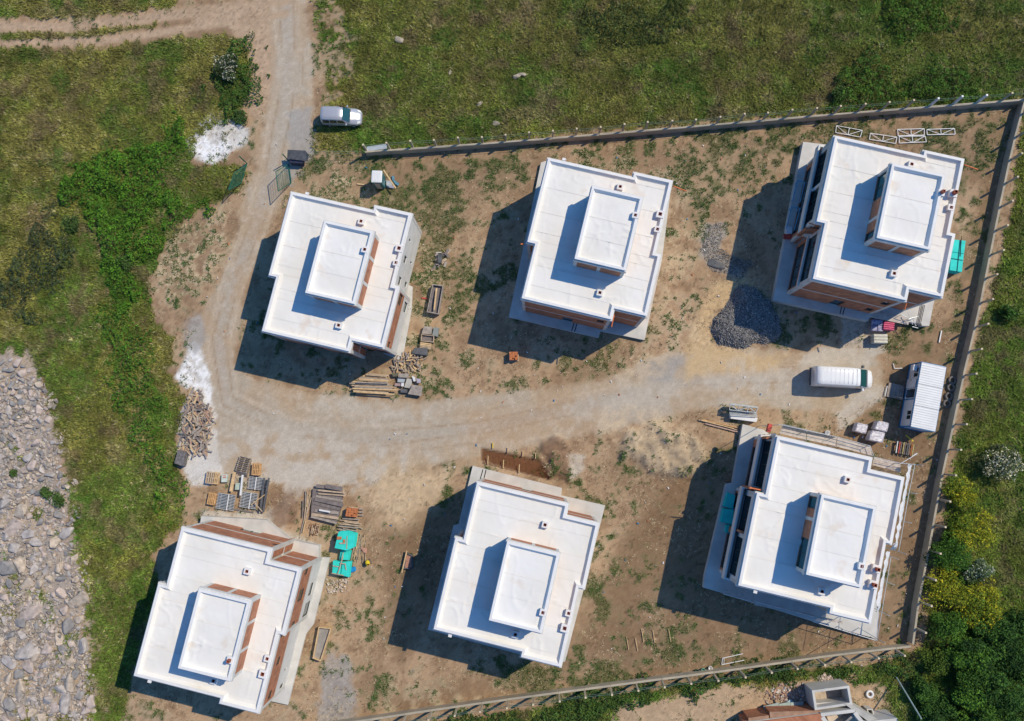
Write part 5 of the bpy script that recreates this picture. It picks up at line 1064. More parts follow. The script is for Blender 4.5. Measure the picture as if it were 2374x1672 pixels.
# dark planter like heap above the trough
slab_box('crate', [c8(x, y, .5) for x, y in ((380,160),(440,170),(425,290),(370,280))], .3, .5, M_STEELD, 'dark flat crate on the junk heap above the grey trough', 'crate')
for k in range(16):
    x, y = c8(rnd.uniform(330,520), rnd.uniform(170,390)); a = rnd.uniform(0, 6.28); L_ = rnd.uniform(.3, .7); plank((x, y), (x+L_*math.cos(a), y+L_*math.sin(a)), rnd.uniform(.15,.3), .06, rnd.uniform(.02,.3), rnd.choice([M_WOODG, M_WOODD, M_WOOD, M_STONEF]) if 'M_STONEF' in globals() else rnd.choice([M_WOODG, M_WOODD, M_WOOD]), 'broken board in the junk heap above the grey trough', 'board', 'broken boards in the small junk heap')
plank(c8(350,145,.1), c8(425,150,.1), .06, .05, .1, M_WHITEP, 'short white batten above the junk heap', 'batten'); plank(c8(430,95,.1), c8(490,160,.1), .05, .04, .03, M_WOODL, 'thin yellow stick on the grass above the junk heap', 'stick')
plank(c8(160,755,.1), c8(235,765,.1), .16, .06, .02, M_RED, 'short red board on the ground left of the grey trough', 'board')

# --- long beams and debris south of the upper left villa
c9 = crop(800, 810, .08711)
for k, (a, b) in enumerate([((640,640),(1160,700)),((480,710),(1120,740)),((400,755),(1150,800)),((310,820),(1140,870)),((190,860),(1180,930)),((120,905),(1240,960)),((170,960),(1370,1010)),((200,1040),(1400,1080)),((260,1000),(1250,1045)),((210,1100),(1150,1150)),((230,1120),(1310,1200)),((300,880),(1150,905)),((560,670),(1100,720)),((380,790),(1160,835))]):
    z = .25+.04*k; plank(c9(*a, z), c9(*b, z), .13, .11, z-.15*(k % 3 == 0), [M_WOOD, M_WOODL, M_WOODG][k % 3], 'long beam in the fanned pile at the foot of the upper left villa', 'beam', 'long beams in the fanned pile', 'beam')
for k in range(70):
    x, y = c9(rnd.uniform(1320,2080), rnd.uniform(180,630)); a = rnd.gauss(1.9, .9); L_ = rnd.uniform(.3, 1.0); plank((x, y), (x+L_*math.cos(a), y+L_*math.sin(a)), rnd.uniform(.06,.14), .06, rnd.uniform(.02,.35), rnd.choice([M_WOOD, M_WOOD, M_WOODL, M_WOODG, M_WOODD]), 'offcut in the jumbled firewood heap right of the fanned beams', 'offcut', 'offcuts in the jumbled heap', 'offcut')
slab_box('formwork_panel', [c9(x, y, .7) for x, y in ((1790,940),(2050,985),(2020,1240),(1670,1190))], .3, .62, M_WOODG, 'big tilted grey panel at the lower right of the beam pile', 'panel')
for k, (P, m_, lb) in enumerate([(((1640,770),(1790,790),(1740,1040),(1570,1010)), M_CONC, 'light grey cement board left of the big tilted panel'), (((1400,760),(1600,790),(1560,890),(1390,870)), M_STEEL, 'blueish metal sheet in the middle of the debris'), (((1330,900),(1500,910),(1490,980),(1310,970)), mat('mauve_board', (.34,.25,.25), .9), 'mauve board in the middle of the debris'), (((1470,1050),(1650,1060),(1650,1160),(1480,1150)), M_STEELD, 'dark grey sheet at the end of the long beams'), (((1235,620),(1420,630),(1390,720),(1280,730)), mat('olive_tub', (.14,.13,.09), .8), 'olive tub above the long beams'), (((1500,900),(1570,900),(1560,990),(1495,985)), M_WHITEP, 'small white board in the debris'), (((1780,700),(1860,740),(1880,850),(1830,860)), M_WHITEP, 'white plastic sheet on the debris'), (((1900,770),(2010,800),(2020,890),(1920,900)), mat('lilac_sheet', (.38,.35,.42), .7), 'lilac sheet at the right of the debris'), (((1440,650),(1700,650),(1690,760),(1420,750)), M_WOODG, 'grey sheet under the jumbled heap')]):
    slab_box('panel', [c9(x, y, .4) for x, y in P], .05+.04*k, .28+.04*k, m_, lb, 'panel')

# --- broken timber heap on the left
cA = crop(390, 880, .13605)
for k in range(230):
    t = rnd.random(); y = 200+t*1080; cx = 480+60*math.sin(t*4); wd = 150+130*math.sin(min(1, t*1.6)*PI*.5)
    if t < .18: x = rnd.uniform(380, 590)
    else: x = cx+rnd.uniform(-wd, wd*.85)
    a = rnd.uniform(0, PI); L_ = rnd.uniform(.35, 1.25); p = cA(x, y); z = max(.02, .55*(1-abs(x-cx)/(wd+40)))*rnd.random()+.02
    plank((p[0]-L_/2*math.cos(a), p[1]-L_/2*math.sin(a)), (p[0]+L_/2*math.cos(a), p[1]+L_/2*math.sin(a)), rnd.uniform(.06,.2), rnd.uniform(.04,.09), z, rnd.choice([M_WOOD, M_WOODL, M_WOODG, M_WOODG, M_WOOD, M_WOODD, mat('rose_wood', (.42,.27,.20), .9, .2)]), 'broken board in the %s part of the scrap timber heap beside the white spill' % ['top','upper','middle','lower','bottom'][int(t*4.99)], 'scrap board', 'broken boards in the scrap timber heap', 'scrap_board', rnd.uniform(-.25, .25))
m = MB(); m.prism([cA(x, y) for x, y in ((400,260),(560,260),(640,600),(690,1000),(600,1250),(440,1200),(300,900),(270,500))], -.05, .06); tag(m.build('wood_litter', M_WOODD), 'dark litter of splinters under the scrap timber heap', 'litter', kind='stuff')

# --- crushed stone heaps
GP = [(1607,770),(1595,742),(1600,715),(1625,690),(1640,665),(1655,640),(1690,645),(1725,675),(1745,710),(1752,745),(1742,762),(1715,770),(1690,768),(1668,782),(1635,778)]
hp = np.array([Z(*p) for p in GP]); 
def heap_h(x, y):
    qx, qy = to_px(np.atleast_1d(x), np.atleast_1d(y)); d = sdf(qx, qy, GP); d = d+ (fbm(np.atleast_1d(x)*1.2, np.atleast_1d(y)*1.2, 90)-.5)*8
    return np.clip(1.55*(1-np.exp(-np.clip(d, -2, 99)/26.)), -.06, 2)*(1+.35*(fbm(np.atleast_1d(x)*.8, np.atleast_1d(y)*.8, 92)-.5))
lo, hi = hp.min(0)-.6, hp.max(0)+.6; ax = np.arange(lo[0], hi[0], .1); ay = np.arange(lo[1], hi[1], .1); AX, AY = np.meshgrid(ax, ay, indexing='ij')
AZ = heap_h(AX.ravel(), AY.ravel()).reshape(AX.shape); AZ = AZ+np.where(AZ > .02, (rng.random(AX.shape)-.5)*.09, 0)
Vh = np.stack([AX, AY, AZ-.03], -1).reshape(-1, 3); ny_ = AX.shape[1]; I = (np.arange(AX.shape[0]-1)[:, None]*ny_+np.arange(ny_-1)[None, :]).ravel()
gh_ = obj('gravel_heap', fast_mesh('gravel_heap', Vh, np.stack([I, I+ny_, I+ny_+1, I+1], 1), None, M_STONE, False)); tag(gh_, 'big heap of dark grey crushed stone beside the yellow sand', 'gravel', kind='stuff')
def greycol(r): return np.array((.20,.196,.192))*r.uniform(.3, 1.9)
def heap_pts(n, r):
    x = r.uniform(lo[0], hi[0], n*3); y = r.uniform(lo[1], hi[1], n*3); qx, qy = to_px(x, y); k = sdf(qx, qy, GP) > -1-r.exponential(3, n*3); return list(zip(x[k][:n], y[k][:n]))
stones(11000, heap_pts, .08, .22, lambda x, y: float(heap_h(x, y)[0])-.03, 'crushed_stone', 'loose grey stones on the big crushed stone heap', 'gravel', M_PEB, greycol, seed=21)
stones(2600, poly_pts([(1585,498),(1620,500),(1625,545),(1608,562),(1690,590),(1660,628),(1640,615),(1592,602),(1568,560)], 25), .06, .17, lambda x, y: -.03, 'gravel_scatter', 'thin scatter of grey gravel above the big heap', 'gravel', M_PEB, greycol, seed=22)
m = MB(); q = Z(1600,592); o = None
me = rock_mesh(77, .25); me.materials.clear(); me.materials.append(M_STEELD); o = obj('damp_mound', me, None, (*Z(1607,593), 0), (0,0,-.4)); o.scale = (1.9, 1.0, .9); tag(o, 'dark damp mound of fine gravel above the yellow sand', 'mound')
cB = crop(1600, 480, .21645)
plank(cB(690,880,.1), cB(860,1140,.1), .12, .1, .12, M_STEELD, 'dark pipe lying at the edge of the stone heap in shadow', 'pipe'); slab_box('tarp', [cB(x, y) for x, y in ((700,930),(750,1010),(800,1100),(840,1150),(760,1080),(690,990))], .02, .1, mat('slate_tarp', (.08,.13,.17), .6, .4, 5), 'slate blue tarpaulin lying along the dark pipe', 'tarpaulin')

# --- scaffold truss frames and bundles
c3 = CR[3]
def truss(P, label, group, z=.08, m_=M_WHITEP, nd=2, r=.045):
    """P: 4 corners (a,b along top; c,d along bottom)"""
    P = [Vector((*p, 0)) for p in P]; c = sum(P, Vector())/4; P = [p-c for p in P]; o = empty('scaffold_truss', (c.x, c.y, z), 0, label, 'scaffold frame', group)
    m = MB(); m.tube(P[0], P[1], r, 6); m.tube(P[3], P[2], r, 6); m.build('rail', m_, o)
    for k in range(nd+1):
        f = k/nd; a = P[0]+(P[1]-P[0])*f; b = P[3]+(P[2]-P[3])*f; m = MB(); m.tube(a, b, r, 6); m.build('rung', m_, o)
    for k in range(nd):
        a = P[0]+(P[1]-P[0])*((k+(k % 2))/nd); b = P[3]+(P[2]-P[3])*((k+1-(k % 2))/nd); m = MB(); m.tube(a, b, r*.75, 6); m.build('brace', m_, o)
G3 = 'white scaffold frames lying by the upper right villa'
for P, lb in (([(503,38),(705,75),(688,128),(496,92)], 'leftmost white scaffold frame, tucked against the roof corner'), ([(768,98),(975,128),(965,178),(760,145)], 'second white scaffold frame from the left, slightly tilted'), ([(980,68),(1188,62),(1190,112),(985,118)], 'upper of the two white scaffold frames lying together'), ([(992,122),(1195,120),(1205,165),(995,175)], 'lower of the two white scaffold frames lying together'), ([(1208,68),(1425,60),(1430,105),(1212,110)], 'rightmost white scaffold frame')):
    truss([c3(x, y, .1) for x, y in P], lb, G3)
cC = crop(1600, 900, .12369)
o = slab_box('crate', [cC(x, y, .7) for x, y in ((770,490),(1270,560),(1240,635),(760,570))], 0, .7, M_WHITEP, 'long white box under the scaffold frames by the lane', 'box')
for k in range(6):
    dz = .75+.09*k; truss([cC(x, y-k*6, dz) for x, y in ((750,285+k*10),(1270,350+k*10),(1225,450+k*8),(735,400+k*8))], 'grey scaffold frame in the stack beside the lane, %s' % ['bottom','second','third','fourth','fifth','top'][k], 'stacked grey scaffold frames by the lane', dz, M_STEEL, 3, .035)
for k in range(4): m = MB(); a = cC(735, 440+k*22, .8); b = cC(1250, 470+k*22, .8); m.tube((*a, .78+.05*k), (*b, .78+.05*k), .045, 6); tag(m.build('scaffold_tube', M_STEEL), 'galvanised tube on the white box by the lane', 'tube', 'four tubes on the white box')
for k, (a, b) in enumerate([((230,590),(940,755)),((160,595),(900,790)),((285,665),(930,830)),((200,600),(820,760))]): plank(cC(*a,.1), cC(*b,.15), .09, .07, .05+.04*k, [M_WOODO, M_WOOD, mat('pink_wood', (.55,.38,.32), .9), M_WOODL][k], 'long bare batten on the ground below the white box, one of four', 'batten', 'four long battens near the lane')
plank(cC(960,590,.1), cC(1180,650,.1), .1, .08, .05, M_WOODD, 'short dark beam beneath the white box', 'beam')
# frame lying by the bottom wall
cD = crop(1574, 1110, .34843)
m = MB(); pts = [cD(425,1165,.1), cD(290,1195,.1), cD(285,1238,.1), cD(435,1208,.1)]
for a, b in zip(pts[:-1], pts[1:]): m.tube((*a, .08), (*b, .08), .04, 6)
a, b = cD(300,1190,.1), cD(300,1235,.1); m.tube((*a, .08), (*b, .08), .03, 6); tag(m.build('scaffold_truss', M_WHITEP), 'open white scaffold frame lying just above the bottom wall', 'scaffold frame')
for k, (x, y, m_, lb) in enumerate([(118,1280,M_GREEN,'dark green bucket by the bottom wall'),(160,1272,mat('mint_plastic', (.20,.50,.38), .5),'mint green bucket by the bottom wall, middle of three'),(208,1258,M_WHITEP,'white bucket by the bottom wall, right of three')]):
    m = MB(); m.lathe([(.01,.01),(.17,.0),(.21,.34),(.19,.34),(.155,.04),(.01,.04)], n=16); tag(m.build('bucket', m_, None, (*cD(x, y, .1), 0), smooth=True), lb, 'bucket')

# --- scaffolding round the lower right villa
c2 = CR[6]
so = empty('scaffolding', (*c2(700,150,0), 0), 0, 'scaffolding with grey plank decks along the top and right of the lower right villa', 'scaffolding')
sx, sy = so.location.x, so.location.y
def sp(x, y, z): a = c2(x, y, z); return (a[0]-sx, a[1]-sy, z)
ZD = 6.1
def deck(P, z, nb=4):
    A, B, C_, D_ = [Vector(sp(x, y, z)) for x, y in P]
    for k in range(nb):
        f0, f1 = (k+.04)/nb, (k+.96)/nb; a0 = A+(D_-A)*f0; b0 = B+(C_-B)*f0; a1 = A+(D_-A)*f1; b1 = B+(C_-B)*f1; m = MB(); zz = z+rnd.uniform(0, .02)
        m.prism([(a0.x, a0.y), (b0.x, b0.y), (b1.x, b1.y), (a1.x, a1.y)], zz-.05, zz); m.build('deck_plank', M_WOODGL, so)

poles = []
def bay(P, z, n=1): deck(P, z)
bay([(585,75),(748,118),(745,178),(560,135)], ZD); bay([(752,120),(958,162),(948,222),(750,180)], ZD); bay([(962,163),(1190,228),(1205,290),(955,226)], ZD)
bay([(1215,300),(1400,345),(1400,405),(1205,355)], ZD-.4)
for (x, y) in ((560,75),(750,118),(955,160),(1190,225),(1205,290),(1400,345),(1500,352),(745,180),(950,225),(1400,405)):
    a = sp(x, y, ZD+.9); m = MB(); m.tube((a[0], a[1], 0), a, .035, 6); m.build('standard', M_STEEL, so)
def rail(a, b, z, r=.028, m_=None): m = MB(); m.tube(sp(*a, z), sp(*b, z), r, 6); m.build('guard_rail', m_ or M_STEEL, so)
for z in (ZD+.85, ZD+.45):
    rail((560,72),(750,115),z); rail((750,115),(955,158),z); rail((955,158),(1190,222),z); rail((1190,222),(1215,292),z); rail((1215,298),(1400,342),z); rail((1400,342),(1502,350),z)
panel(so, 'netting', [sp(585,72,ZD+.5), sp(955,158,ZD+.5), sp(955,160,ZD-.3), sp(585,75,ZD-.3)], mat('white_net', (.62,.62,.64), .7, .15, 4), .02)
m = MB(); a = sp(495,70,5.5); b = sp(480,125,5.5); m.beam(a, b, .35, .5); m.build('red_hopper', M_RED, so)
# wrinkled white netting hanging down the right side
def netting(pts, z0, z1, nm):
    cols = []; V_ = []; F_ = []; nz_ = 10
    pw = [Vector(sp(x, y, (z0+z1)/2)) for x, y in pts]; dens = []
    for a, b in zip(pw[:-1], pw[1:]):
        n_ = max(2, int((b-a).length/.18)); dens += [a+(b-a)*(k/n_) for k in range(n_)]
    dens.append(pw[-1]); n_ = len(dens)
    for i, p in enumerate(dens):
        d = (dens[min(n_-1, i+1)]-dens[max(0, i-1)]).normalized(); nn = Vector((d.y, -d.x, 0))
        for k in range(nz_+1):
            w = (float(vn(np.array([i*.45]), np.array([k*.6]), 5)[0])-.5)*.22; g_ = k/nz_; V_.append((p.x+nn.x*(w+.85*g_), p.y+nn.y*(w+.85*g_), z0+(z1-z0)*g_**.6+w*.5*g_*(1-g_)*4))
    for i in range(n_-1):
        for k in range(nz_): a = i*(nz_+1)+k; F_.append((a, a+nz_+1, a+nz_+2, a+1))
    m = MB(); m.add(V_, F_); m.build(nm, M_NET, so)
M_NET = mat('pale_debris_net', (.62,.63,.66), .8, .35, 5, .4, 12, col2=(.78,.78,.80))
nt_ = M_NET.node_tree; tr_ = nt_.nodes.new('ShaderNodeBsdfTransparent'); mx_ = nt_.nodes.new('ShaderNodeMixShader'); mx_.inputs[0].default_value = .12
nt_.links.new(nt_.nodes['Principled BSDF'].outputs[0], mx_.inputs[1]); nt_.links.new(tr_.outputs[0], mx_.inputs[2]); nt_.links.new(mx_.outputs[0], nt_.nodes['Material Output'].inputs['Surface'])
netting([(1495,360),(1460,545),(1400,900),(1388,950),(1340,958)], 5.2, 6.7, 'debris_net'); netting([(1345,962),(1305,1150),(1272,1370),(1248,1385)], 5.2, 6.7, 'debris_net')
for (x, y) in ((1500,352),(1460,545),(1420,745),(1388,955),(1335,990),(1305,1165),(1270,1375),(1240,1560)):
    a = sp(x, y, 5); m = MB(); m.tube((a[0], a[1], 0), (a[0], a[1], 6.6), .035, 6); m.build('standard', M_STEEL, so)
for z in (2.2, 4.2, 6.3): rail((1500,352),(1460,545),z); rail((1460,545),(1388,955),z); rail((1335,990),(1240,1560),z)

# lower deck along the bottom side
deck([(180,1215),(385,1255),(385,1300),(175,1255)], 1.9, 3); deck([(390,1300),(590,1345),(585,1370),(385,1325)], 1.9, 3); deck([(600,1350),(800,1395),(798,1410),(598,1368)], 1.9, 3); deck([(800,1395),(1000,1440),(1000,1460),(798,1412)], 1.9, 2)
for a, b in (((170,1248),(385,1310)),((385,1300),(800,1408)),((790,1440),(1232,1572)),((1232,1572),(1250,1380))): rail(a, b, 2.0, .035, M_WHITEP)
for (x, y) in ((175,1250),(385,1310),(590,1360),(800,1410),(1000,1495),(1232,1570)): a = sp(x, y, 2); m = MB(); m.tube((a[0], a[1], 0), (a[0], a[1], 2.2), .035, 6); m.build('standard', M_STEEL, so)
rail((1400,345),(1518,275),4.5,.03,M_WHITEP)
foam([c2(x, y, 1.4) for x, y in ((205,548),(255,565),(238,660),(175,640))], 5, 'upper turquoise foam stack on the shaded terrace of the scaffolded villa', z0=.66)
foam([c2(x, y, 1.4) for x, y in ((175,658),(245,665),(235,768),(155,750))], 6, 'lower turquoise foam stack on the shaded terrace of the scaffolded villa', z0=.66)
foam([c2(x, y, 1.2) for x, y in ((195,770),(245,770),(232,838),(188,820))], 3, 'small turquoise foam piece at the foot of the lower terrace stack', z0=.66)
slab_box('crate', [c2(x, y, 1.) for x, y in ((240,650),(270,655),(262,710),(235,700))], .66, 1.1, mat('sky_blue_board', (.25,.45,.62), .7), 'light blue foam block between the two terrace stacks', 'block')
# turquoise boards behind the upper right villa
foam([c3(x, y, 1.3) for x, y in ((1415,925),(1512,935),(1500,1035),(1400,1020))], 10, 'upper turquoise foam stack at the right side of the upper right villa')
foam([c3(x, y, 1.3) for x, y in ((1400,1024),(1500,1040),(1485,1180),(1392,1165))], 10, 'lower turquoise foam stack at the right side of the upper right villa')
for a, b in (((1470,930),(1445,1180)),((1400,1075),(1490,1090)),((1480,900),(1470,1060))): plank(c3(*a,1.3), c3(*b,1.3), .04, .03, 1.29, M_DARK, 'thin dark lath on the turquoise boards of the upper right villa', 'lath', 'laths on the right hand turquoise boards')
# blue trestles on the terrace
for k, (P, lb) in enumerate((([(198,470),(255,482),(218,635),(158,622)], 'upper blue steel trestle on the shaded terrace'), ([(148,675),(218,685),(172,855),(112,835)], 'lower blue steel trestle on the shaded terrace'))):
    P = [Vector((*c3(x, y, 1.7), 1.75)) for x, y in P]; c = sum(P, Vector())/4; c.z = 0; o = empty('trestle', (c.x, c.y, .86), 0, lb, 'trestle', 'blue trestles')
    P = [p-c for p in P]; mb = mat('light_blue_paint', (.12,.38,.58), .5)
    m = MB()
    for a, b in ((0,1),(0,3),(1,2)): m.tube((P[a].x, P[a].y, .9), (P[b].x, P[b].y, .9), .05, 6)
    m.build('top_frame', mb, o)
    for p in P: m = MB(); m.tube((p.x*.9, p.y*.9, 0), (p.x, p.y, .9), .035, 6); m.build('leg', mb, o)
slab_box('crate', [c3(x, y, 1.2) for x, y in ((108,825),(152,830),(155,880),(110,885))], .86, 1.3, M_WHITEP, 'small white box at the foot of the lower blue trestle', 'box')
slab_box('crate', [c3(x, y, 1.1) for x, y in ((95,880),(155,890),(150,925),(90,920))], .86, 1.05, M_RED, 'dark red crate beside the white box on the terrace', 'crate')
# wooden decking strip and stair on the lower terrace edge of the upper right villa
cE = crop(1960, 680, .10453)
for k in range(7):
    a = cE(560, 420+k*28, .95); b = cE(1480+k*0, 640+k*8-150+k*14, .95)
    if k < 6: plank(cE(640, 400+k*26, .95), cE(1400, 560+k*24, .95), .2, .05, .9, M_WOODGL, 'grey decking board on the terrace below the upper right villa, in a row of six', 'board', 'decking boards on the terrace')
for k in range(3): m = MB(); a = cE(1700+k*30, 250+k*5, 1.0); b = cE(1600+k*30, 700, 1.0); m.tube((*a, 1.0), (*b, 1.0), .04, 6); tag(m.build('scaffold_tube', M_STEELD), 'dark pipe lying beside the white end slab of the upper right terrace', 'pipe', 'three dark pipes on the terrace')
m = MB(); 
for a, b in (((1240,480),(1380,540)),((1400,570),(1620,510)),((1500,570),(1570,720)),((1480,740),(1620,770)),((1400,450),(1500,690))): p = cE(*a,1.6); q = cE(*b,1.6); m.tube((*p, 1.6), (*q, 1.5), .04, 6)
for a in ((1240,480),(1400,570),(1620,510),(1570,720)): p = cE(*a,1.6); m.tube((*p, .8), (*p, 1.6), .03, 6)
tag(m.build('tube_trestle', M_STEEL), 'small steel trestle at the lower right of the upper right terrace', 'trestle')
# pallets of sacks
def sack_pallet(P, z, rows, cols, m_, label, wrap=None, cat='sacks', layers=4):
    P = ccw(P); c = (sum(p[0] for p in P)/4, sum(p[1] for p in P)/4); e = Vector((P[1][0]-P[0][0], P[1][1]-P[0][1])); f = Vector((P[3][0]-P[0][0], P[3][1]-P[0][1]))
    rz = math.atan2(e.y, e.x); L_, D_ = e.length, f.length; o = empty('sack_pallet', (*c, 0), rz, label, cat)
    m = MB(); m.box(-L_/2, L_/2, -D_/2, D_/2, 0, .14); m.build('pallet', M_WOOD, o)
    for k in range(layers):
        h = (z-.14)/layers
        for i in range(cols):
            for j in range(rows):
                m = MB(); x0 = -L_/2+L_*i/cols; y0 = -D_/2+D_*j/rows; m.box(x0+.015, x0+L_/cols-.015, y0+.015, y0+D_/rows-.015, .145+k*h, .145+(k+1)*h-.012)
                m.build('sack', m_, o, bevel=min(.045, h*.3))
c10 = crop(1574, 550, .34843)
sack_pallet([cE(x, y, .9) for x, y in ((640,900),(945,920),(930,1105),(610,1100))], .95, 3, 1, mat('cream_sack', (.62,.60,.50), .7, .15, 4, .4), 'wrapped pallet of cream sacks below the pink ones')
sack_pallet([cE(x, y, .9) for x, y in ((845,620),(1110,650),(1090,830),(840,800))], .9, 4, 1, M_PINK, 'pallet of bright pink sacks at the lower edge of the upper right terrace')
sack_pallet([cE(x, y, .6) for x, y in ((610,570),(830,600),(820,850),(575,830))], .7, 2, 2, mat('navy_white_sack', (.10,.10,.25), .6, .6, 3, .4, col2=(.5,.5,.62)), 'half used pallet of dark blue and white sacks left of the pink ones')
def bundle(P, z, label):
    P = ccw(P); c = (sum(p[0] for p in P)/4, sum(p[1] for p in P)/4); o = empty('wrapped_pallet', (*c, 0), 0, label, 'wrapped pallet', 'shrink wrapped pallets near the cabin'); Q = [(p[0]-c[0], p[1]-c[1]) for p in P]
    m = MB(); m.prism(inset(Q, .03), 0, .13); m.build('pallet', M_WOOD, o)
    m = MB(); m.prism(Q, .135, z); bo = m.build('wrapping', M_SHRINK, o); bm = bmesh.new(); bm.from_mesh(bo.data); bmesh.ops.bevel(bm, geom=bm.edges[:], offset=.12, segments=2, affect='EDGES', profile=.6); bmesh.ops.subdivide_edges(bm, edges=bm.edges[:], cuts=4, use_grid_fill=True)
    for v in bm.verts: v.co += Vector((rnd.uniform(-.025,.025), rnd.uniform(-.025,.025), rnd.uniform(-.04,.04)*(v.co.z > z*.6)))
    bm.to_mesh(bo.data); bm.free()
bundle([c10(x, y, 1) for x, y in ((1190,1232),(1262,1250),(1245,1310),(1170,1290))], 1.0, 'leftmost shrink wrapped pallet left of the cabin')
bundle([c10(x, y, 1) for x, y in ((1322,1220),(1398,1238),(1382,1298),(1298,1278))], 1.1, 'upper right shrink wrapped pallet nearest the cabin')
bundle([c10(x, y, 1) for x, y in ((1282,1285),(1372,1302),(1355,1368),(1260,1350))], 1.1, 'lowest shrink wrapped pallet of the three')
m = MB(); m.lathe([(.01,0),(.2,0),(.24,.4),(.2,.4),(.17,.06),(.01,.06)], n=16); tag(m.build('bucket', M_WHITEP, None, (*c10(988,1302,.3), 0), smooth=True), 'white bucket on the ground above the scaffold deck', 'bucket')
# coloured scaffold clamps rack near the cabin
rk = empty('pipe_rack', (*c5(370,1490,.3), 0), -.2, 'rack of red, yellow and orange scaffold parts below the cabin', 'rack')
for k in range(9):
    x = -.85+k*.2; m = MB(); m.box(x, x+.09, -.6, .6, .3+.1*(k % 2), .4+.1*(k % 2)); m.build('prop', [M_STEEL, M_RED, M_WOODD, mat('dull_yellow', (.42,.36,.16), .8), M_WOODD, M_STEELD, M_WOODD, mat('dull_orange', (.42,.14,.05), .8), MAT['dull_yellow']][k], rk)
m = MB(); m.box(-.9, .95, -.5, -.4, .1, .28); m.box(-.9, .95, .4, .5, .1, .28); m.build('bearer', M_WOODD, rk)
plank(c5(390,1290,.4), c5(505,1380,.4), .1, .08, .3, M_YEL, 'short yellow board between the rack and the cabin', 'board')
plank(c5(480,1610,.3), c5(560,1560,.3), .09, .06, .2, M_WHITEP, 'short white board at the lower right of the coloured rack', 'board')
plank(c10(1748,622,.1), c10(1733,700,.1), .1, .08, .02, M_WHITEP, 'thin white pipe lying in the grass between villa and wall', 'pipe')
m = MB(); a, b, c_ = c5(195,215), c5(215,290), c5(330,285); m.tube((*a,.06), (*b,.06), .05); m.tube((*b,.06), (*c_,.06), .05); tag(m.build('pipe_elbow', M_WHITEP), 'white L shaped pipe left of the cabin top', 'pipe')
plank(c10(1385,990,.1), c10(1370,1060,.1), .07, .06, .1, M_WHITEP, 'thin pale batten at the end of the timber platform', 'batten')
# toilet cabin fallen on its side with plank and blue rags
cF = crop(830, 370, .06186)
o = empty('portable_toilet', (*cF(700,640,2.2), 0), -.05, 'white roofed portable toilet cabin standing alone left of the north wall end', 'toilet')
m = MB(); m.box(-.52,.52,-.60,.60,.05,2.1); m.build('body', mat('teal_plastic', (.03,.14,.16), .5, .2), o, bevel=.04)
m = MB(); m.box(-.56,.56,-.64,.64,2.1,2.28); m.build('roof', M_WHITEP, o, bevel=.07)
for k in range(5): m = MB(); m.box(-.36+k*.16,-.30+k*.16,-.45,.45,2.28,2.31); m.build('roof_rib', M_WHITEP, o)
m = MB(); m.box(-.28,.28,-.66,-.605,.2,1.9); d = m.build('door', mat('taupe_door', (.34,.30,.28), .6), o); m = MB(); m.box(.18,.24,-.69,-.66,1.0,1.2); m.build('handle', M_STEELD, d)
plank(cF(960,390,.9), cF(1420,1080,.9), .14, .05, .9, M_WOODL, 'long plank leaning beside the portable toilet', 'plank')
for k, (P, m_, lb) in enumerate((([(1060,780),(1230,800),(1290,1000),(1060,1000)], M_STEEL, 'grey sheet right of the portable toilet'), ([(1270,600),(1360,640),(1370,780),(1550,900),(1500,990),(1400,930),(1280,760)], mat('blue_rag', (.10,.24,.32), .7, .5, 6, .8), 'crumpled blue plastic sheet on the ground by the toilet'), ([(1080,1000),(1330,1000),(1360,1090),(1100,1050)], mat('lilac_pipe', (.30,.31,.42), .6), 'lilac grey board below the grey sheet'))):
    slab_box('sheet', [cF(x, y, .1) for x, y in P], .02+.05*k, .12+.05*k, m_, lb, 'sheet')
plank(cF(-30,910,.1), cF(260,940,.1), .12, .06, .03, M_WOODL, 'short plank on the ground left of the portable toilet', 'plank')
# wheelbarrow like tray at lower middle villa
cG = crop(780, 1110, .34843)
trough([cG(x, y, .4) for x, y in ((460,490),(505,510),(508,600),(448,600))], .4, M_STEELD, 'dark tray beside the left edge of the lower middle villa shadow', mat('brick_rubble', (.42,.22,.16), .9, .3, 6)); plank(cG(468,480,.5), cG(435,625,.5), .12, .05, .42, M_WOODL, 'pale plank across the dark tray', 'plank')
for k, (x, y) in enumerate(((2030,1000),(1990,1060),(2105,1005),(2210,1000),(1930,1050))): plank(cG(x, y), cG(x+14, y+85), .05, .05, .06, M_WOODL, 'thin stake lying in the dry grass above the bottom wall', 'stake', 'stakes in the dry grass')
# trench edge boards
for k, (x, y) in enumerate(((1010,1490),(1113,1515),(1218,1545))):
    p = crop(780,550,.34843)(x, y, .1); plank((p[0], p[1]+.5), (p[0]-.05, p[1]-.35), .09, .08, .06, M_WOODL, 'pale peg board below the reddish trench, one of three', 'board', 'peg boards at the trench')
for k, (x, y) in enumerate(((1040,1385),(1140,1415),(1240,1440),(1325,1455))):
    p = crop(780,550,.34843)(x, y, .1); plank((p[0], p[1]+.25), (p[0], p[1]-.3), .08, .1, .05, M_YEL if k == 0 else M_WOODL, ['yellow peg at the upper left of the reddish trench','second peg above the reddish trench','third peg above the reddish trench','last peg above the reddish trench'][k], 'peg')
rb = empty('rebar_mat', (*crop(780,550,.34843)(1180,1480,.1), 0), 0, 'rusty reinforcing bars laid along the reddish trench', 'rebar')
mr = mat('rusty_bar', (.20,.075,.03), .9, .3, 8)
A = Vector((*Z(1082,1012), 0))-rb.location; B = Vector((*Z(1228,1045), 0))-rb.location
for k in range(12):
    o_ = Vector((0, -k*.11, 0)); m = MB(); m.tube(A+o_+Vector((0,0,.05)), B+o_+Vector((0,0,.05)), .016, 5); m.build('bar', mr, rb)
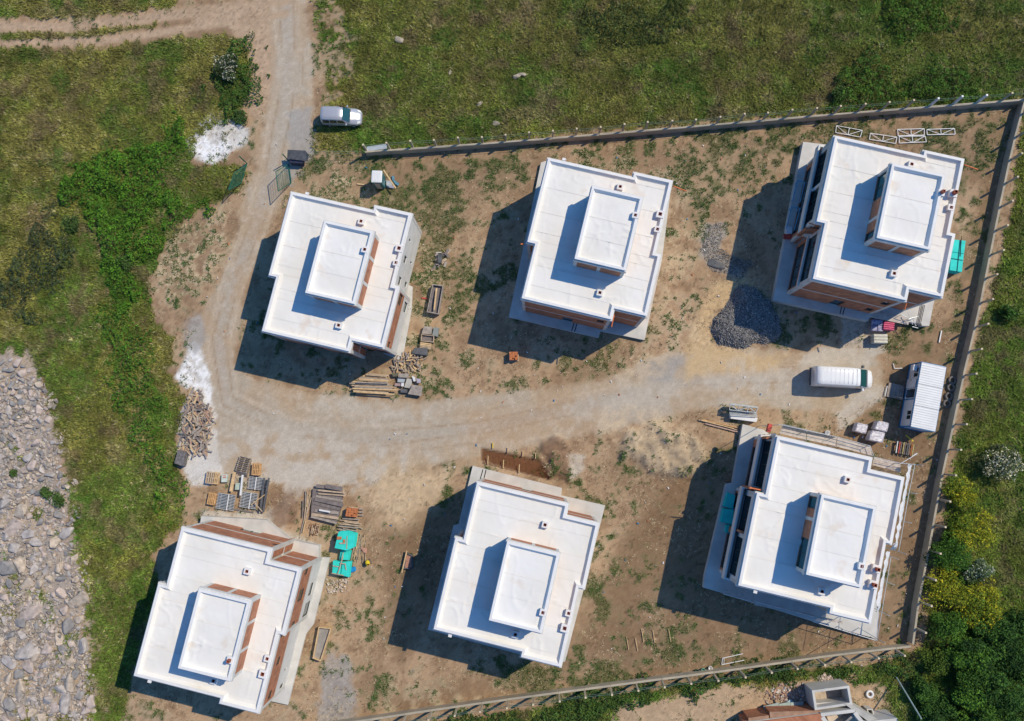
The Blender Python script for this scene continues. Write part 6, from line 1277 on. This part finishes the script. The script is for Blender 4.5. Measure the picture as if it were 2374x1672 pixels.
for k in range(12):
    f = (k+.5)/12; p = A+(B-A)*f; m = MB(); m.tube(p+Vector((0,.1,.09)), p+Vector((0,-1.35,.09)), .012, 5); m.build('cross_bar', mr, rb)

# --- unfinished building at the bottom edge
cU = crop(1750, 1560, .17422)
ZU = 3.0
ub = empty('unfinished_building', (*cU(1000,560,0), 0), 0, 'unfinished concrete and brick building cut by the bottom edge of the picture', 'building')
ux, uy = ub.location.x, ub.location.y
def up(x, y, z): a = cU(x, y, z); return (a[0]-ux, a[1]-uy)
def ubox(P, z0, z1, name, m_): m = MB(); m.prism([up(x, y, z1) for x, y in P], z0, z1); return m.build(name, m_, ub)
# open concrete shaft
o4 = [up(*p, 2.4) for p in ((760,235),(1255,170),(1300,425),(800,500))]; o4 = ccw(o4)
MB().ring(o4, inset(o4, .22), 0, 0, 2.4, 2.4).build('concrete_shaft', M_CONCL, ub)
m = MB(); m.prism(inset(o4, .24), 0, .5); m.build('shaft_floor', mat('beige_floor', (.45,.37,.29), .9, .2, 3), ub)
ubox([(800,405),(1060,385),(1075,410),(805,440)], .51, 1.6, 'inner_beam', M_CONCL)
ubox([(1200,420),(1290,425),(1640,620),(1500,640)], -.1, 2.45, 'concrete_ramp', M_CONC)
# brick walls with beams, running to the left and below
def uwall(a, b, z0, z1, th=.3, m_=None, name='wall'): p = up(*a, z1); q = up(*b, z1); m = MB(); m.beam((*p, (z0+z1)/2), (*q, (z0+z1)/2), th, z1-z0); m.build(name, m_ or M_BRICK, ub)
uwall((-60,590),(700,500),0,1.4,.3,M_CONC,'ground_beam')
uwall((200,560),(880,540),0,2.2,.55); uwall((-80,640),(190,604),0,2.19,.55)
uwall((-120,680),(880,560),2.21,2.45,.34,M_CONCL,'ring_beam')
uwall((-120,745),(940,610),0,2.6,1.0,M_BRICK)
uwall((880,560),(1330,505),-.1,2.62,.3,M_CONCL,'ring_beam'); uwall((900,590),(1020,760),-.1,2.615,.4,M_CONCL,'ring_beam'); uwall((1330,530),(1480,720),-.1,2.61,.35,M_CONCL,'ring_beam')
ubox([(960,580),(1310,530),(1500,800),(900,900),(1000,700)], 0, 1.2, 'floor_slab', mat('cream_floor', (.58,.47,.36), .9, .12, 2))
uwall((1450,690),(1900,640),-.1,2.6,.5,M_CONCL,'ring_beam')
uwall((1320,560),(1160,700),1.2,2.3,.2,M_CONCD,'partition')
o4 = ccw([up(*p, 1.0) for p in ((1490,480),(1570,480),(1590,560),(1510,570))]); MB().ring(o4, inset(o4, .1), 0, 0, 1.0, 1.0).build('manhole', M_CONCL, ub)
for k, (a, b) in enumerate([((130,500),(330,450)),((330,470),(480,440)),((480,450),(650,435))]): plank(cU(*a,.6), cU(*b,.6), .75, .05, .5+.02*k, mat('pale_green_sheet', (.36,.45,.43), .7, .15), 'pale green roofing sheet at the unfinished building, one of three in a row', 'sheet', 'pale green sheets in a row', 'roof_sheet')
stones(900, lambda n, r: [cU(r.normal(520,140), r.normal(290,70)) for _ in range(n)], .08, .5, lambda x, y: 0, 'rubble', 'pink and pale rubble beside the unfinished building', 'rubble', M_PEB, lambda r: np.array([(.55,.42,.34),(.60,.56,.50),(.48,.30,.22)][r.integers(3)])*r.uniform(.7, 1.15), seed=31)
stones(160, lambda n, r: [cU(r.normal(960,50), r.normal(75,28)) for _ in range(n)], .1, .5, lambda x, y: 0, 'rubble', 'small pale rubble heap above the open concrete shaft', 'rubble', M_PEB, lambda r: np.array((.52,.42,.35))*r.uniform(.7, 1.2), seed=32)
slab_box('panel', [cU(x, y, .3) for x, y in ((470,355),(520,385),(480,440),(415,400))], .2, .3, mat('light_blue_panel', (.45,.62,.70), .6), 'light blue square panel on the rubble by the unfinished building', 'panel')
plank(cU(290,360,.3), cU(310,470,.3), .14, .08, .15, M_WOOD, 'upright board on the dirt left of the rubble', 'board')
tyre_o = MB(); tyre_o.lathe([(.2,-.07),(.36,-.08),(.4,0),(.36,.08),(.2,.07),(.2,-.07)], n=18); tag(tyre_o.build('tyre', M_WHITEP, None, (*cU(1530,285,.1), .1), smooth=True), 'white ring lying at the edge of the dark ditch near the unfinished building', 'ring')
m = MB(); a = cU(1885,55,.1); b = cU(2215,610,4.5); m.tube((*a, 0), (*b, 4.5), .07, 8); tag(m.build('pole', mat('grey_green_pole', (.32,.42,.40), .5)), 'long thin leaning pole in front of the dark grove', 'pole')
# litter: tiny white and red bits on the bare ground
LM = [M_WHITEP, M_WHITEP, M_FBRICK, M_CONCL, M_BLUE]
lit = []
for k in range(260):
    qx, qy = rnd.uniform(480, 2200), rnd.uniform(330, 1560)
    x, y = W(qx, qy); c_, v_, w_, h_, *_r = land(np.array([x]), np.array([y]))
    if v_[0] > .4: continue
    lit.append((x, y))
for mi in range(5):
    m = MB()
    for (x, y) in lit[mi::5]:
        s = rnd.uniform(.04, .12); a = rnd.uniform(0, 3); m.beam((x-s*math.cos(a), y-s*math.sin(a), .03), (x+s*math.cos(a), y+s*math.sin(a), .04), s*.9, .05)
    tag(m.build('litter', LM[mi]), '%s scraps of litter scattered over the bare ground' % ['tiny white','small pale','orange brick','grey concrete','tiny blue'][mi], 'litter', kind='stuff')

for o_ in list(COL.objects):
    if o_.get('category') and not o_.get('kind'): o_['kind'] = 'thing'
